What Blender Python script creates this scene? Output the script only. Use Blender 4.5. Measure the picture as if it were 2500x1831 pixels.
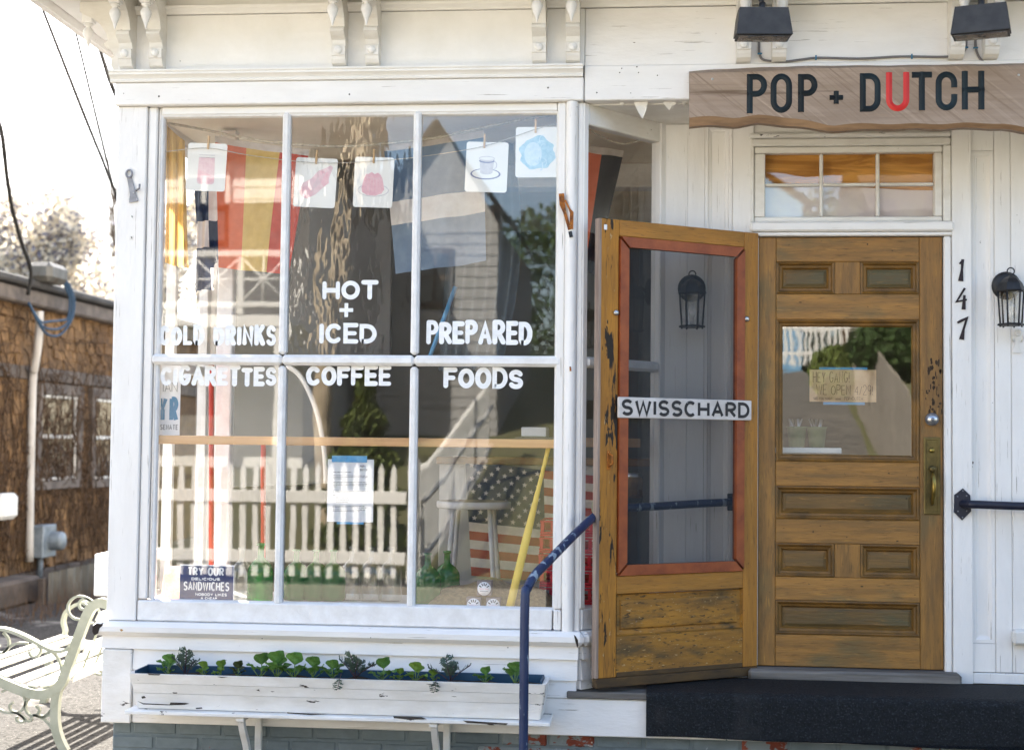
import bpy, math, random
from mathutils import Vector, Matrix
R = math.radians
random.seed(7)
for o in list(bpy.data.objects):
    bpy.data.objects.remove(o, do_unlink=True)
SC = bpy.context.scene
COL = SC.collection

# ------------------------------------------------------------------ camera
FPX, CAMD, EYE = 3500.0, 6.36, 1.62
_p, _y, _r = R(2.67), R(5.42), R(.633)
fwd = Vector((-math.sin(_y) * math.cos(_p), math.cos(_y) * math.cos(_p), math.sin(_p)))
_rt = Vector((math.cos(_y), math.sin(_y), 0))
_up = _rt.cross(fwd)
right = _rt * math.cos(_r) + _up * math.sin(_r)
up = -_rt * math.sin(_r) + _up * math.cos(_r)
CAM = Vector((0, -CAMD, EYE))
cam = bpy.data.cameras.new('camera')
camo = bpy.data.objects.new('camera', cam)
COL.objects.link(camo)
camo.matrix_world = Matrix(((right.x, up.x, -fwd.x, CAM.x), (right.y, up.y, -fwd.y, CAM.y), (right.z, up.z, -fwd.z, CAM.z), (0, 0, 0, 1)))
cam.sensor_width = 36
cam.lens = 36 * FPX / 2500
cam.clip_end = 500
cam.dof.use_dof = True
cam.dof.focus_distance = 6.45
cam.dof.aperture_fstop = 2.4
SC.camera = camo

# ------------------------------------------------------------------ sky, sun, exposure
SUN_AZ, SUN_EL = R(-34), R(41)          # azimuth from +Y towards +X
w = bpy.data.worlds.new('World')
SC.world = w
w.use_nodes = True
nt = w.node_tree
sky = nt.nodes.new('ShaderNodeTexSky')
sky.sky_type = 'NISHITA'
sky.sun_disc = False
sky.sun_elevation = SUN_EL
sky.sun_rotation = SUN_AZ
sky.air_density = 1.0
sky.dust_density = 2.5
bg = nt.nodes['Background']
nt.links.new(sky.outputs[0], bg.inputs[0])
bg.inputs[1].default_value = 0.11
sl = bpy.data.lights.new('sun', 'SUN')
sl.energy = 5.0
sl.angle = R(0.6)
sl.color = (1, .94, .84)
so = bpy.data.objects.new('sun', sl)
COL.objects.link(so)
sd = Vector((math.sin(SUN_AZ) * math.cos(SUN_EL), math.cos(SUN_AZ) * math.cos(SUN_EL), math.sin(SUN_EL)))
so.rotation_euler = sd.to_track_quat('Z', 'Y').to_euler()
so.location = (-8, 10, 12)
SC.view_settings.view_transform = 'Standard'
SC.view_settings.look = 'None'
SC.view_settings.exposure = 2.58
SC.view_settings.gamma = 1.0
SC.render.engine = 'CYCLES'
SC.cycles.use_denoising = True
SC.cycles.max_bounces = 10
SC.cycles.transparent_max_bounces = 16
SC.cycles.caustics_reflective = False
SC.cycles.caustics_refractive = False
SC.cycles.sample_clamp_indirect = 6

# ------------------------------------------------------------------ pixel -> place helpers (photo pixels, 2500 x 1831)
def ray(px, py):
    return right * (px - 1250) - up * (py - 915.5) + fwd * FPX
def A(px, py, Y=0.0):
    r = ray(px, py)
    return CAM + r * ((Y + CAMD) / r.y)
def AX(px, py, X):
    r = ray(px, py)
    return CAM + r * (X / r.x)
def AP(px, py, p0, n):
    r = ray(px, py)
    return CAM + r * ((p0 - CAM).dot(n) / r.dot(n))
def V(*a):
    return Vector(a)

# ------------------------------------------------------------------ object helpers
PW = {}
def tag(o, label=None, cat=None, group=None, kind=None):
    if label: o['label'] = label
    if cat: o['category'] = cat
    if group: o['group'] = group
    if kind: o['kind'] = kind
    return o
def thing(name, label, cat, loc=(0, 0, 0), group=None):
    o = bpy.data.objects.new(name, None)
    o.empty_display_size = .1
    COL.objects.link(o)
    o.location = loc
    PW[o] = Matrix.Translation(loc)
    return tag(o, label, cat, group)
def link(name, me, parent=None, mw=None, label=None):
    o = bpy.data.objects.new(name, me)
    COL.objects.link(o)
    mw = mw or Matrix.Identity(4)
    o.matrix_basis = mw
    PW[o] = mw
    if parent is not None:
        o.parent = parent
        o.matrix_parent_inverse = PW[parent].inverted()
    if label: o['label'] = label
    return o
class MB:
    def __init__(s):
        s.v, s.f, s.m, s.sm = [], [], [], []
    def poly(s, pts, mi=0, sm=False):
        n = len(s.v)
        s.v += [tuple(p) for p in pts]
        s.f.append(tuple(range(n, n + len(pts)))); s.m.append(mi); s.sm.append(sm)
        return s
    def add(s, pts, faces, mi=0, sm=False):
        n = len(s.v)
        s.v += [tuple(p) for p in pts]
        for f in faces:
            s.f.append(tuple(n + i for i in f)); s.m.append(mi); s.sm.append(sm)
    def box(s, x0, x1, y0, y1, z0, z1, c=.003, T=None, mi=0):
        if x1 < x0: x0, x1 = x1, x0
        if y1 < y0: y0, y1 = y1, y0
        if z1 < z0: z0, z1 = z1, z0
        c = min(c, (x1 - x0) * .4, (y1 - y0) * .4, (z1 - z0) * .4)
        X, Y, Z = (x0, x1), (y0, y1), (z0, z1)
        pts, idx = [], {}
        for i in (0, 1):
            for j in (0, 1):
                for k in (0, 1):
                    sx, sy, sz = 1 - 2 * i, 1 - 2 * j, 1 - 2 * k
                    idx[i, j, k, 0] = len(pts); pts.append((X[i], Y[j] + sy * c, Z[k] + sz * c))
                    idx[i, j, k, 1] = len(pts); pts.append((X[i] + sx * c, Y[j], Z[k] + sz * c))
                    idx[i, j, k, 2] = len(pts); pts.append((X[i] + sx * c, Y[j] + sy * c, Z[k]))
        F = []
        for i in (0, 1):
            q = [idx[i, 0, 0, 0], idx[i, 1, 0, 0], idx[i, 1, 1, 0], idx[i, 0, 1, 0]]; F.append(q if i else q[::-1])
            q = [idx[0, i, 0, 1], idx[1, i, 0, 1], idx[1, i, 1, 1], idx[0, i, 1, 1]]; F.append(q[::-1] if i else q)
            q = [idx[0, 0, i, 2], idx[1, 0, i, 2], idx[1, 1, i, 2], idx[0, 1, i, 2]]; F.append(q if i else q[::-1])
        for a in (0, 1):
            for b in (0, 1):
                q = [idx[a, b, 0, 0], idx[a, b, 1, 0], idx[a, b, 1, 1], idx[a, b, 0, 1]]; F.append(q if a != b else q[::-1])
                q = [idx[a, 0, b, 0], idx[a, 1, b, 0], idx[a, 1, b, 2], idx[a, 0, b, 2]]; F.append(q[::-1] if a != b else q)
                q = [idx[0, a, b, 1], idx[1, a, b, 1], idx[1, a, b, 2], idx[0, a, b, 2]]; F.append(q if a != b else q[::-1])
                for cc in (0, 1):
                    q = [idx[a, b, cc, 0], idx[a, b, cc, 1], idx[a, b, cc, 2]]
                    F.append(q if (a + b + cc) % 2 == 0 else q[::-1])
        if T: pts = [T(*p) for p in pts]
        s.add(pts, F, mi)
        return s
    def tube(s, path, r, n=10, caps=True, mi=0, closed=False):
        path = [Vector(p) for p in path]
        rs = r if isinstance(r, (list, tuple)) else [r] * len(path)
        ups, base = None, len(s.v)
        N = len(path)
        for i, p in enumerate(path):
            if closed: t = (path[(i + 1) % N] - path[i - 1])
            else: t = path[min(i + 1, N - 1)] - path[max(i - 1, 0)]
            t.normalize()
            if ups is None:
                ups = t.orthogonal().normalized()
            else:
                ups = (ups - t * ups.dot(t)).normalized()
            b = t.cross(ups)
            for k in range(n):
                a = 2 * math.pi * k / n
                s.v.append(tuple(p + (ups * math.cos(a) + b * math.sin(a)) * rs[i]))
        for i in range(N if closed else N - 1):
            for k in range(n):
                i2 = (i + 1) % N
                s.f.append((base + i * n + k, base + i * n + (k + 1) % n, base + i2 * n + (k + 1) % n, base + i2 * n + k)); s.m.append(mi); s.sm.append(True)
        if caps and not closed:
            s.f.append(tuple(base + k for k in range(n))[::-1]); s.m.append(mi); s.sm.append(False)
            s.f.append(tuple(base + (N - 1) * n + k for k in range(n))); s.m.append(mi); s.sm.append(False)
        return s
    def lathe(s, prof, c=(0, 0, 0), n=20, mi=0, ax='z', sm=True):
        base = len(s.v)
        c = Vector(c)
        for (r, h) in prof:
            for k in range(n):
                a = 2 * math.pi * k / n
                q = (r * math.cos(a), r * math.sin(a), h)
                if ax == 'y': q = (r * math.cos(a), h, r * math.sin(a))
                s.v.append(tuple(c + Vector(q)))
        for i in range(len(prof) - 1):
            for k in range(n):
                f = (base + i * n + k, base + i * n + (k + 1) % n, base + (i + 1) * n + (k + 1) % n, base + (i + 1) * n + k)
                s.f.append(f if ax == 'z' else f[::-1]); s.m.append(mi); s.sm.append(sm)
        return s
    def ring(s, x0, x1, z0, z1, prof, T=None, centre=True, mi=0):
        """mitred moulding round a rectangle; prof = [(inset, y)...]; last closes with a flat panel."""
        T = T or (lambda a, b, c: (a, b, c))
        rows = []
        for (d, y) in prof:
            rows.append([T(x0 + d, y, z0 + d), T(x1 - d, y, z0 + d), T(x1 - d, y, z1 - d), T(x0 + d, y, z1 - d)])
        for a, b in zip(rows, rows[1:]):
            for k in range(4):
                s.poly([a[k], a[(k + 1) % 4], b[(k + 1) % 4], b[k]], mi)
        if centre: s.poly(rows[-1], mi)
        return s
    def grid(s, fn, nu, nv, mi=0, sm=True):
        base = len(s.v)
        for j in range(nv + 1):
            for i in range(nu + 1):
                s.v.append(tuple(fn(i / nu, j / nv)))
        for j in range(nv):
            for i in range(nu):
                a = base + j * (nu + 1) + i
                s.f.append((a, a + 1, a + nu + 2, a + nu + 1)); s.m.append(mi); s.sm.append(sm)
        return s
    def strip(s, pts, hw, P, closed=False, cap=0, vdepth=None, mi=0, thick=None):
        """flat stroke along 2-D pts; P(a,b,c) maps to space; vdepth: V-cut; thick: solid bar"""
        n = len(pts)
        L, Rr, C = [], [], []
        pts = [Vector((p[0], p[1])) for p in pts]
        if closed and (pts[0] - pts[-1]).length < 1e-6:
            pts.pop(); n -= 1
        for i in range(n):
            a = pts[i - 1] if (i > 0 or closed) else None
            b = pts[(i + 1) % n] if (i < n - 1 or closed) else None
            p = pts[i]
            d1 = (p - a).normalized() if a is not None else None
            d2 = (b - p).normalized() if b is not None else None
            if d1 is None: d1 = d2
            if d2 is None: d2 = d1
            n1, n2 = Vector((-d1.y, d1.x)), Vector((-d2.y, d2.x))
            mvec = n1 + n2
            if mvec.length < 1e-4: mvec = n1
            mvec.normalize()
            k = 1 / max(.55, mvec.dot(n1))
            h = hw[i] if isinstance(hw, (list, tuple)) else hw
            L.append(p + mvec * h * k); Rr.append(p - mvec * h * k); C.append(p)
        m = n if closed else n - 1
        for i in range(m):
            j = (i + 1) % n
            if vdepth is not None:
                s.poly([P(L[j].x, L[j].y, 0), P(C[j].x, C[j].y, vdepth), P(C[i].x, C[i].y, vdepth), P(L[i].x, L[i].y, 0)][::-1], mi)
                s.poly([P(C[j].x, C[j].y, vdepth), P(Rr[j].x, Rr[j].y, 0), P(Rr[i].x, Rr[i].y, 0), P(C[i].x, C[i].y, vdepth)][::-1], mi)
            elif thick:
                a0, a1, b0, b1 = L[i], Rr[i], L[j], Rr[j]
                for q in ([(a0, 0), (b0, 0), (b1, 0), (a1, 0)], [(a1, thick), (b1, thick), (b0, thick), (a0, thick)], [(a0, thick), (b0, thick), (b0, 0), (a0, 0)], [(a1, 0), (b1, 0), (b1, thick), (a1, thick)]):
                    s.poly([P(v.x, v.y, c) for v, c in q], mi)
            else:
                s.poly([P(Rr[i].x, Rr[i].y, 0), P(Rr[j].x, Rr[j].y, 0), P(L[j].x, L[j].y, 0), P(L[i].x, L[i].y, 0)], mi)
        if thick and not closed:
            for (a, b) in ((L[0], Rr[0]), (Rr[-1], L[-1])):
                s.poly([P(a.x, a.y, 0), P(b.x, b.y, 0), P(b.x, b.y, thick), P(a.x, a.y, thick)], mi)
        if cap and not closed:
            for (e, q) in ((0, 1), (n - 1, n - 2)):
                d = (pts[e] - pts[q]).normalized()
                nn = Vector((-d.y, d.x))
                h = hw[e] if isinstance(hw, (list, tuple)) else hw
                arc = [pts[e] + nn * h * math.cos(t) + d * h * math.sin(t) for t in [math.pi * k / 6 for k in range(7)]]
                s.poly([P(v.x, v.y, -.0002) for v in arc][::-1], mi)
        return s
    def mesh(s, name, mats=()):
        me = bpy.data.meshes.new(name)
        me.from_pydata(s.v, [], s.f)
        for m in mats: me.materials.append(m)
        me.polygons.foreach_set('material_index', s.m)
        me.polygons.foreach_set('use_smooth', s.sm)
        me.update()
        return me
    def build(s, name, mat, parent=None, mw=None, label=None, recalc=False):
        mats = mat if isinstance(mat, (list, tuple)) else [mat]
        me = s.mesh(name, mats)
        return link(name, me, parent, mw, label)
def cbox(name, mat, parent, x0, x1, y0, y1, z0, z1, c=.003, mw=None, T=None):
    return MB().box(x0, x1, y0, y1, z0, z1, c, T).build(name, mat, parent, mw)
def smooth_path(pts, n=6):
    """Catmull-Rom through points"""
    P = [Vector(p) for p in pts]
    out = []
    for i in range(len(P) - 1):
        p0, p1, p2, p3 = P[max(i - 1, 0)], P[i], P[i + 1], P[min(i + 2, len(P) - 1)]
        for k in range(n):
            t = k / n
            out.append(.5 * ((2 * p1) + (p2 - p0) * t + (2 * p0 - 5 * p1 + 4 * p2 - p3) * t * t + (3 * p1 - p0 - 3 * p2 + p3) * t ** 3))
    out.append(P[-1])
    return out

# ------------------------------------------------------------------ materials
def srgb(h):
    h = h.lstrip('#')
    c = [int(h[i:i + 2], 16) / 255 for i in (0, 2, 4)]
    return tuple((x / 12.92 if x <= .04045 else ((x + .055) / 1.055) ** 2.4) for x in c)
MATS = {}
def M(name, c1, c2=None, scale=(4, 4, 4), detail=5, rough=.6, bump=0, bscale=None, chips=(), var=0.0, spec=.35, metal=0, lo=.35, hi=.65, translucent=0, stains=None, wob=0):
    if isinstance(c1, str): c1 = srgb(c1)
    if isinstance(c2, str): c2 = srgb(c2)
    m = bpy.data.materials.new(name)
    MATS[name] = m
    m.use_nodes = True
    t = m.node_tree
    N, Lk = t.nodes, t.links
    b = N['Principled BSDF']
    b.inputs['Roughness'].default_value = rough
    b.inputs['Specular IOR Level'].default_value = spec
    b.inputs['Metallic'].default_value = metal
    tc = N.new('ShaderNodeTexCoord')
    oi = N.new('ShaderNodeObjectInfo')
    ml = N.new('ShaderNodeVectorMath'); ml.operation = 'MULTIPLY_ADD'
    cx = N.new('ShaderNodeCombineXYZ')
    for i in range(3): Lk.new(oi.outputs['Random'], cx.inputs[i])
    ml.inputs[1].default_value = (37, 23, 51)
    Lk.new(cx.outputs[0], ml.inputs[0]); Lk.new(tc.outputs['Object'], ml.inputs[2])
    vec = ml.outputs[0]
    def noise(sc, det=5, dist=0.0, rgh=.6, rot=None):
        src = vec
        if rot:
            m0 = N.new('ShaderNodeMapping'); m0.inputs['Rotation'].default_value = rot
            Lk.new(vec, m0.inputs[0]); src = m0.outputs[0]
        mp = N.new('ShaderNodeMapping')
        mp.inputs['Scale'].default_value = sc if isinstance(sc, (tuple, list)) else (sc,) * 3
        Lk.new(src, mp.inputs[0])
        n = N.new('ShaderNodeTexNoise')
        n.inputs['Scale'].default_value = 1
        n.inputs['Detail'].default_value = det
        n.inputs['Roughness'].default_value = rgh
        n.inputs['Distortion'].default_value = dist
        Lk.new(mp.outputs[0], n.inputs['Vector'])
        return n.outputs['Fac']
    def ramp(src, lo, hi):
        r = N.new('ShaderNodeMapRange')
        r.inputs[1].default_value = lo; r.inputs[2].default_value = hi
        Lk.new(src, r.inputs[0])
        return r.outputs[0]
    def mix(fac, a, bb):
        x = N.new('ShaderNodeMix'); x.data_type = 'RGBA'
        if isinstance(fac, (int, float)): x.inputs[0].default_value = fac
        else: Lk.new(fac, x.inputs[0])
        for sk, c in ((6, a), (7, bb)):
            if isinstance(c, tuple): x.inputs[sk].default_value = (*c[:3], 1)
            else: Lk.new(c, x.inputs[sk])
        return x.outputs[2]
    col = c1
    if c2 is not None:
        col = mix(ramp(noise(scale, detail, wob), lo, hi), c1, c2)
    for ch_ in chips:
        cc, sc, th, sf = ch_[:4]
        if isinstance(cc, str): cc = srgb(cc)
        col = mix(ramp(noise(sc, 8 if th > .6 else 4, .3, .6, ch_[4] if len(ch_) > 4 else None), th, th + sf), col, cc)
    if var:
        hs = N.new('ShaderNodeHueSaturation')
        vv = N.new('ShaderNodeMapRange'); vv.inputs[3].default_value = 1 - var; vv.inputs[4].default_value = 1 + var
        Lk.new(oi.outputs['Random'], vv.inputs[0]); Lk.new(vv.outputs[0], hs.inputs['Value'])
        if isinstance(col, tuple): hs.inputs['Color'].default_value = (*col, 1)
        else: Lk.new(col, hs.inputs['Color'])
        col = hs.outputs[0]
    if isinstance(col, tuple): b.inputs['Base Color'].default_value = (*col, 1)
    else: Lk.new(col, b.inputs['Base Color'])
    if bump:
        bn = N.new('ShaderNodeBump')
        bn.inputs['Strength'].default_value = min(1, bump)
        bn.inputs['Distance'].default_value = .004 * max(1, bump)
        Lk.new(noise(bscale or scale, 6), bn.inputs['Height'])
        Lk.new(bn.outputs[0], b.inputs['Normal'])
    if translucent:
        tr = N.new('ShaderNodeBsdfTranslucent')
        if isinstance(col, tuple): tr.inputs[0].default_value = (*col, 1)
        else: Lk.new(col, tr.inputs[0])
        ms = N.new('ShaderNodeMixShader'); ms.inputs[0].default_value = translucent
        Lk.new(b.outputs[0], ms.inputs[1]); Lk.new(tr.outputs[0], ms.inputs[2])
        Lk.new(ms.outputs[0], N['Material Output'].inputs[0])
    return m
def glass(name, tint=(1, 1, 1), refl=2.0, rough=0.0, ripple=0.0, rscale=(6, 6, 6), dirt=0.0):
    m = bpy.data.materials.new(name)
    m.use_nodes = True
    t = m.node_tree; N, Lk = t.nodes, t.links
    N.remove(N['Principled BSDF'])
    fr = N.new('ShaderNodeLayerWeight'); fr.inputs[0].default_value = .5
    pw = N.new('ShaderNodeMath'); pw.operation = 'POWER'; pw.inputs[1].default_value = 5
    Lk.new(fr.outputs['Facing'], pw.inputs[0])
    f0 = .043 * refl
    mu = N.new('ShaderNodeMath'); mu.operation = 'MULTIPLY_ADD'; mu.inputs[1].default_value = 1 - f0; mu.inputs[2].default_value = f0; mu.use_clamp = True
    Lk.new(pw.outputs[0], mu.inputs[0])
    tr = N.new('ShaderNodeBsdfTransparent'); tr.inputs[0].default_value = (*tint, 1)
    gl = N.new('ShaderNodeBsdfGlossy'); gl.inputs['Roughness'].default_value = rough
    ms = N.new('ShaderNodeMixShader')
    Lk.new(mu.outputs[0], ms.inputs[0]); Lk.new(tr.outputs[0], ms.inputs[1]); Lk.new(gl.outputs[0], ms.inputs[2])
    out = ms.outputs[0]
    tc = N.new('ShaderNodeTexCoord')
    if ripple:
        mp = N.new('ShaderNodeMapping'); mp.inputs['Scale'].default_value = rscale
        Lk.new(tc.outputs['Object'], mp.inputs[0])
        nz = N.new('ShaderNodeTexNoise'); nz.inputs['Scale'].default_value = 1; nz.inputs['Detail'].default_value = 2
        Lk.new(mp.outputs[0], nz.inputs['Vector'])
        bn = N.new('ShaderNodeBump'); bn.inputs['Strength'].default_value = 1; bn.inputs['Distance'].default_value = ripple
        Lk.new(nz.outputs['Fac'], bn.inputs['Height']); Lk.new(bn.outputs[0], gl.inputs['Normal'])
    if dirt:
        mp = N.new('ShaderNodeMapping'); mp.inputs['Scale'].default_value = (14, 14, 9)
        Lk.new(tc.outputs['Object'], mp.inputs[0])
        nz = N.new('ShaderNodeTexNoise'); nz.inputs['Scale'].default_value = 1; nz.inputs['Detail'].default_value = 9
        Lk.new(mp.outputs[0], nz.inputs['Vector'])
        rp = N.new('ShaderNodeMapRange'); rp.inputs[1].default_value = .45; rp.inputs[2].default_value = .85; rp.inputs[4].default_value = dirt
        Lk.new(nz.outputs['Fac'], rp.inputs[0])
        df = N.new('ShaderNodeBsdfDiffuse'); df.inputs[0].default_value = (.5, .48, .44, 1)
        m2 = N.new('ShaderNodeMixShader')
        Lk.new(rp.outputs[0], m2.inputs[0]); Lk.new(out, m2.inputs[1]); Lk.new(df.outputs[0], m2.inputs[2]); out = m2.outputs[0]
    Lk.new(out, N['Material Output'].inputs[0])
    return m
def tinted(name, col, tint, body):
    m = glass(name, tint=tint, refl=1.6, ripple=.003, rscale=(20, 20, 20))
    t = m.node_tree; N, Lk = t.nodes, t.links
    src = N['Material Output'].inputs[0].links[0].from_socket
    tr = N.new('ShaderNodeBsdfTranslucent'); tr.inputs[0].default_value = (*col, 1)
    df = N.new('ShaderNodeBsdfDiffuse'); df.inputs[0].default_value = (*col, 1)
    a = N.new('ShaderNodeMixShader'); Lk.new(tr.outputs[0], a.inputs[1]); Lk.new(df.outputs[0], a.inputs[2])
    b = N.new('ShaderNodeMixShader'); b.inputs[0].default_value = body
    Lk.new(src, b.inputs[1]); Lk.new(a.outputs[0], b.inputs[2]); Lk.new(b.outputs[0], N['Material Output'].inputs[0])
    return m
def veil(name, col, opacity):
    m = bpy.data.materials.new(name)
    m.use_nodes = True
    t = m.node_tree; N, Lk = t.nodes, t.links
    N.remove(N['Principled BSDF'])
    tr = N.new('ShaderNodeBsdfTransparent')
    df = N.new('ShaderNodeBsdfDiffuse'); df.inputs[0].default_value = (*col, 1)
    ms = N.new('ShaderNodeMixShader'); ms.inputs[0].default_value = opacity
    Lk.new(tr.outputs[0], ms.inputs[1]); Lk.new(df.outputs[0], ms.inputs[2]); Lk.new(ms.outputs[0], N['Material Output'].inputs[0])
    return m

CHIP = '#5b4a3e'
white = M('white_paint', (.81, .785, .755), (.73, .70, .665), (3, 3, 9), rough=.5, bump=.5, bscale=(18, 18, 60), lo=.42, hi=.8, chips=[('#a39c92', (3.5, 90, 150), .655, .02), (CHIP, (22, 22, 34), .725, .02)])
whitev = M('white_paint_vertical_grain', (.81, .785, .755), (.73, .70, .665), (9, 9, 2), rough=.5, bump=.5, bscale=(50, 50, 9), lo=.42, hi=.8, chips=[('#a39c92', (150, 90, 3.5), .66, .02), (CHIP, (34, 34, 20), .73, .02)])
white_old = M('white_paint_worn', (.80, .78, .75), (.69, .66, .61), (5, 5, 12), rough=.55, bump=.8, bscale=(20, 20, 50), chips=[('#3a302a', (9, 9, 30), .655, .015), ('#8b8378', (30, 30, 44), .70, .03)])
cream = M('cream_paint', (.82, .80, .77), (.76, .74, .70), (5, 5, 5), rough=.55, bump=.5, bscale=(30, 30, 30), chips=[(CHIP, (20, 20, 30), .74, .02)])
aged_white = M('aged_white_paint', (.78, .76, .72), (.68, .65, .60), (6, 6, 14), rough=.6, bump=.7, bscale=(25, 25, 40), chips=[('#6b5b4a', (13, 13, 22), .70, .02)])  # slightly darker, chipped white paint
glaze = M('glazing_bar_paint', (.81, .80, .79), (.70, .68, .66), (14, 14, 14), rough=.5, bump=.6, bscale=(60, 60, 60), chips=[('#8a6a4c', (30, 30, 30), .745, .02)])
W_OR = '#b0741f'
scr_v = M('varnished_wood_vertical', '#ab752b', '#926326', (26, 26, 3), rough=.5, bump=.6, bscale=(120, 120, 10), var=0.04, wob=.3, chips=[('#96692a', (5.5, 5.5, 2.2), .50, .2), ('#5f4524', (150, 150, 14), .57, .16), ('#ad7f3e', (100, 100, 10), .60, .18), ('#2a2016', (60, 60, 45), .69, .03)])
scr_left = M('varnished_wood_flaking', '#b57c2a', '#946425', (26, 26, 3), rough=.6, bump=.7, bscale=(70, 70, 10), chips=[('#6b4a20', (150, 150, 9), .55, .15), ('#231b14', (22, 22, 4.0), .575, .03), ('#b09468', (60, 60, 14), .645, .04)])
scr_h = M('varnished_wood_horizontal', '#ab752b', '#926326', (3, 26, 26), rough=.5, bump=.6, bscale=(10, 120, 120), var=0.04, wob=.3, chips=[('#8f6528', (2.2, 5.5, 5.5), .50, .2), ('#5f4524', (14, 150, 150), .57, .16), ('#ad7f3e', (10, 100, 100), .60, .18), ('#2a2016', (45, 60, 60), .69, .03)])
scr_worn = M('scuffed_varnished_wood', '#a9762a', '#7f5a28', (4, 24, 18), rough=.6, bump=.8, bscale=(14, 60, 60), chips=[('#5f4a2a', (4, 10, 10), .52, .16), ('#4a3820', (24, 90, 90), .58, .08), ('#b39363', (34, 90, 90), .635, .04), ('#8d8a84', (30, 80, 80), .70, .03)])
scr_dark = M('dirty_bottom_wood', '#3d3021', '#5a4426', (6, 20, 20), rough=.7, bump=.5)
scr_edge = M('weathered_wood_edge', '#a08e80', '#75645a', (40, 40, 3), rough=.75, bump=.6, bscale=(60, 60, 8))
redwood = M('red_stained_wood', '#9a4f26', '#7d3a1b', (12, 12, 12), rough=.45, bump=.3, bscale=(40, 40, 40), chips=[('#c9b49b', (50, 50, 30), .775, .02)])
dr_v = M('door_wood_vertical', '#966c35', '#735530', (26, 26, 3), rough=.5, bump=.6, bscale=(120, 120, 10), var=0.07, wob=.3, chips=[('#675a3a', (5.5, 5.5, 2.2), .53, .18), ('#5f4524', (150, 150, 14), .57, .16), ('#ad7f3e', (100, 100, 10), .60, .18), ('#2a2016', (60, 60, 45), .69, .03)])
dr_h = M('door_wood_horizontal', '#9f7238', '#7b5b31', (3, 26, 26), rough=.5, bump=.6, bscale=(10, 120, 120), var=0.07, wob=.3, chips=[('#695a3a', (2.2, 5.5, 5.5), .54, .18), ('#5f4524', (14, 150, 150), .57, .16), ('#ad7f3e', (10, 100, 100), .60, .18), ('#2a2016', (45, 60, 60), .69, .03)])
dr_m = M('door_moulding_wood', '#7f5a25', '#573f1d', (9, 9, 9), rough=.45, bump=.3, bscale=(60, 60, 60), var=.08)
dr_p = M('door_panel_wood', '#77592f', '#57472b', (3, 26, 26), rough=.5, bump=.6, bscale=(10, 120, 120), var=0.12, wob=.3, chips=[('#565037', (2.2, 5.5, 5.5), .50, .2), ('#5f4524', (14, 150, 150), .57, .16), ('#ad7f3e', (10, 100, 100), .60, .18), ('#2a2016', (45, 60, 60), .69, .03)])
signwood = M('weathered_sign_wood', '#a39080', '#8d7a69', (1.5, 8, 14), rough=.75, bump=.5, bscale=(4, 60, 60), chips=[('#7d6a58', (2.6, 60, 75), .52, .25, (0, R(-40), 0)), ('#b39f8d', (1.6, 40, 50), .58, .2, (0, R(-40), 0)), ('#8f7c6a', (1.2, 80, 90), .52, .2), ('#6f5c4c', (1, 12, 16), .64, .1)])
bark = M('sign_live_edge', '#937353', '#6c523a', (4, 14, 26), rough=.7, bump=.6)
letterink = M('carved_black_blue', (.006, .009, .012), (.010, .022, .03), (8, 8, 3), rough=.55, spec=.25)
letterred = M('carved_red', (.62, .025, .02), (.52, .02, .018), (9, 9, 9), rough=.4)
black = M('black_paint', (.012, .012, .014), (.03, .03, .032), (40, 40, 40), rough=.45)
plum = M('plum_black_enamel', (.018, .008, .012), rough=.35)
bronze = M('dark_bronze_housing', (.030, .027, .024), (.045, .041, .037), (18, 18, 18), rough=.5)
cablegrey = M('grey_cable', (.16, .15, .15), rough=.6)
clipblue = M('blue_clip', (.03, .16, .28), rough=.5)
navy = M('chipped_navy_pipe', (.012, .025, .075), (.02, .035, .09), (10, 10, 10), rough=.38, chips=[('#8a97a3', (26, 26, 7), .575, .02)], bump=.3, bscale=(40, 40, 20))
navy2 = M('dark_navy_pipe', (.010, .013, .028), (.02, .02, .035), (12, 12, 12), rough=.42, chips=[('#5a3a2c', (30, 30, 30), .70, .04)])
brass = M('aged_brass', '#6d5f3a', '#4b4128', (14, 14, 14), rough=.42, metal=.75, bump=.2)
brass2 = M('polished_brass', '#a08a48', '#6d5c30', (20, 20, 8), rough=.28, metal=.85)
steel = M('steel', (.62, .62, .62), (.42, .42, .42), (30, 30, 30), rough=.3, metal=.9)
galv = M('grey_cast_metal', (.30, .30, .32), (.2, .2, .22), (30, 30, 30), rough=.5, metal=.6)
rust = M('rusty_orange_iron', '#b06a1f', '#5f3214', (30, 30, 30), rough=.7, bump=.6, chips=[('#d8a860', (40, 40, 40), .62, .06)])
greywood = M('grey_weathered_board', '#7b7670', '#4d4944', (2, 30, 30), rough=.75, bump=.6, bscale=(6, 70, 70), var=.06)
mortar = M('mortar', '#6f7a7e', '#626c70', (14, 14, 14), rough=.9, bump=.6)
brickm = M('grey_painted_brick', '#717c80', '#5f696c', (7, 7, 12), rough=.7, bump=.9, bscale=(26, 26, 26), var=.07, chips=[('#8b4a3a', (13, 13, 16), .715, .02), ('#a9aeb0', (20, 20, 20), .70, .04)])
brickr = M('flaking_red_brick', '#8d4a37', '#6b3325', (14, 14, 14), rough=.85, bump=.9, bscale=(40, 40, 40), var=.1, chips=[('#7d8587', (11, 11, 15), .45, .03), ('#c3bab0', (17, 17, 22), .62, .03)])
carpet = M('black_loop_mat', (.004, .005, .006), (.009, .011, .014), (60, 60, 60), rough=.75, bump=3.5, bscale=(100, 100, 100), spec=.3, detail=2, chips=[((.028, .034, .040), (110, 110, 110), .56, .06), ((.16, .16, .155), (140, 140, 140), .765, .03), ((.03, .03, .03), (3, 3, 3), .58, .2)])
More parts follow.
